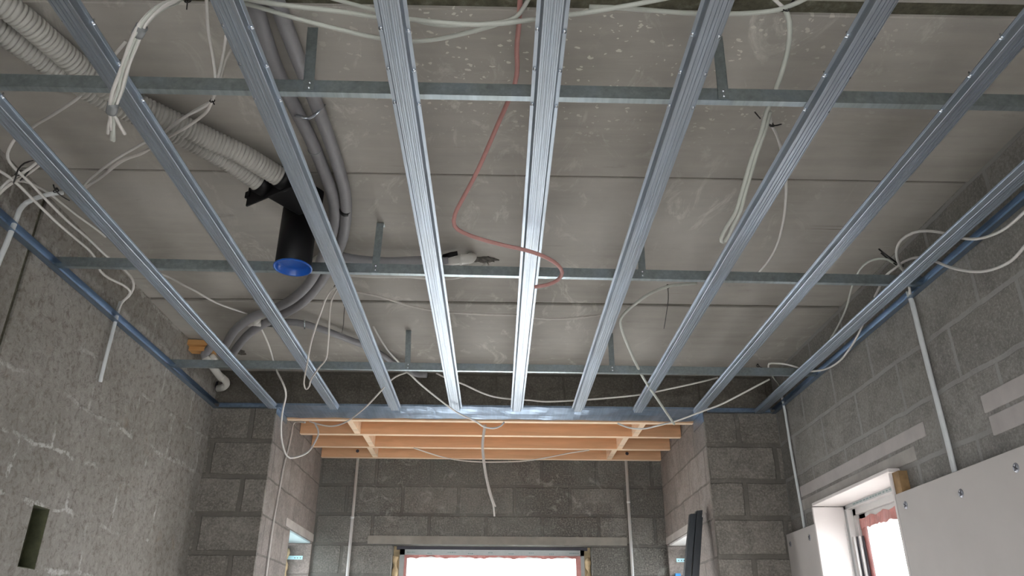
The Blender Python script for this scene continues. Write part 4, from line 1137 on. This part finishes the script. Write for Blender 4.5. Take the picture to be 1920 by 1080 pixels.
link('dark_wrap', tube(bmesh.new(), rel([(832, 482, 1.432), (846, 478, 1.436), (858, 476, 1.44)]), 0.012, 10), 'black', t, True)
run('sleeved_pipe', 'thin pale pipe glimpsed just below the lip of the middle cross bar', 'pipe', [(600, 508, 1.42), (650, 513, 1.42), (700, 516, 1.42), (760, 516, 1.42), (800, 519, 1.42), (850, 519, 1.42), (895, 508, 1.425), (915, 496, 1.44)], 0.012, 'pipe_w', None, seg=14)
# broken patches in the slab
def patch(px, py, rx, ry, name):
    c = at(px, py, ZC - 0.0006); bm = bmesh.new(); n = 28
    vs = [bm.verts.new(c + Vector((math.cos(2 * PI * k / n) * rx * random.uniform(0.7, 1.15), math.sin(2 * PI * k / n) * ry * random.uniform(0.6, 1.15), 0))) for k in range(n)]
    top = [bm.verts.new(v.co + Vector((0, 0, 0.002))) for v in vs]
    bm.faces.new(vs); bm.faces.new(top[::-1])
    for k in range(n): bm.faces.new((vs[k], vs[(k + 1) % n], top[(k + 1) % n], top[k]))
    return link(name, bm, 'hole', ceil)
patch(906, 487, 0.065, 0.030, 'broken_patch')
patch(447, 660, 0.045, 0.05, 'broken_patch')

# corner: offcuts and drain elbows
zc_ = ZC
t = thing('timber_offcut', 'orange timber offcuts wedged under the slab in the back left corner', 'timber offcut', at(380, 650, ('y', 3.50)))
c0 = t.location
pA = at(362, 648, 1.44) - c0; pB = at(402, 645, 1.44) - c0
mtb = Matrix.Translation((pA + pB) / 2)
link('upper_piece', B(-0.09, 0.09, -0.03, 0.03, -0.012, 0.016, mtx=mtb @ Matrix.Rotation(0.08, 4, 'Z')), 'scrap', t)
pC = (at(365, 658, 1.415) + at(400, 655, 1.415)) / 2 - c0
link('lower_piece', B(-0.085, 0.08, -0.025, 0.03, -0.012, 0.010, mtx=Matrix.Translation(pC) @ Matrix.Rotation(-0.10, 4, 'Z') @ Matrix.Rotation(0.06, 4, 'Y')), 'scrap', t)
t = thing('drain_pipe', 'white drain pipe with elbows entering the left wall near the corner', 'pipe', at(400, 690, 1.36))
c0 = t.location
link('upper_elbow', tube(bmesh.new(), smooth_path(rel([(398, 648, 1.42), (390, 657, 1.41), (384, 664, 1.395), (386, 670, 1.38)]), 0.008), 0.022, 18), 'pipe', t, True)
link('pipe', tube(bmesh.new(), smooth_path(rel([(384, 668, 1.385), (393, 680, 1.37), (405, 696, 1.36), (416, 710, 1.355)]), 0.02), 0.0195, 18), 'pipe_w', t, True)
link('lower_elbow', tube(bmesh.new(), smooth_path([at(414, 706, 1.355) - c0, at(423, 714, 1.35) - c0, at(424, 721, 1.34) - c0, at(417, 727, 1.335) - c0, Vector((XL - 0.02, at(411, 729, ('x', XL)).y, at(411, 729, ('x', XL)).z)) - c0], 0.008), 0.0195, 18), 'pipe_w', t, True)
link('side_stub', tube(bmesh.new(), rel([(397, 666, 1.39), (405, 676, 1.38)]), 0.014, 14), 'pipe_w', t, True)
wc = at(408, 726, ('x', XL))
struct('trim_10', lathe(bmesh.new(), [(0.0, 0.0), (0.030, 0.0), (0.033, -0.003)], (XL + 0.0025, wc.y - 0.01, wc.z), Vector((1, 0, 0)), 20), 'gasket')

# ------------------------------------------------------------------ dark rails leaning in the alcove
for k, (tx, bx_, lb) in enumerate(((1299, 1288.0, 'left one of two anthracite rails leaning on the alcove side wall'), (1310.5, 1302.5, 'right one of two anthracite rails leaning on the alcove side wall'))):
    top = at(tx, 962 - k * 4, ('y', 4.45)); low = at(bx_, 1080, ('y', 4.45))
    dv = (top - low).normalized(); bot = low + dv * ((FLOOR - low.z) / dv.z)
    L = (top - bot).length
    zax = dv; xax = Vector((0, 1, 0)).cross(zax).normalized(); yax = zax.cross(xax)
    t = thing('metal_rail', lb, 'rail', bot, 'anthracite rails leaning in the alcove')
    t.rotation_euler = Matrix((xax, yax, zax)).transposed().to_euler()
    bm = bmesh.new()
    w = 0.0168
    pr = [(-w, -0.020), (w - 0.003, -0.020), (w - 0.003, -0.014), (w, -0.014), (w, 0.022), (-w, 0.022)]
    a_ = [bm.verts.new((p[0], p[1], 0.002)) for p in pr]; b_ = [bm.verts.new((p[0], p[1], L - (0.006 if k == 0 else 0.0) + (p[0] * 0.3))) for p in pr]
    for q in range(6): bm.faces.new((a_[q], a_[(q + 1) % 6], b_[(q + 1) % 6], b_[q]))
    bm.faces.new(a_); bm.faces.new(b_)
    link('profile', bm, 'anthracite', t)
    link('lip', B(w - 0.004, w + 0.0012 + (0.008 if k else 0), 0.006, 0.026, 0.004, L - 0.03), 'anthracite', t)
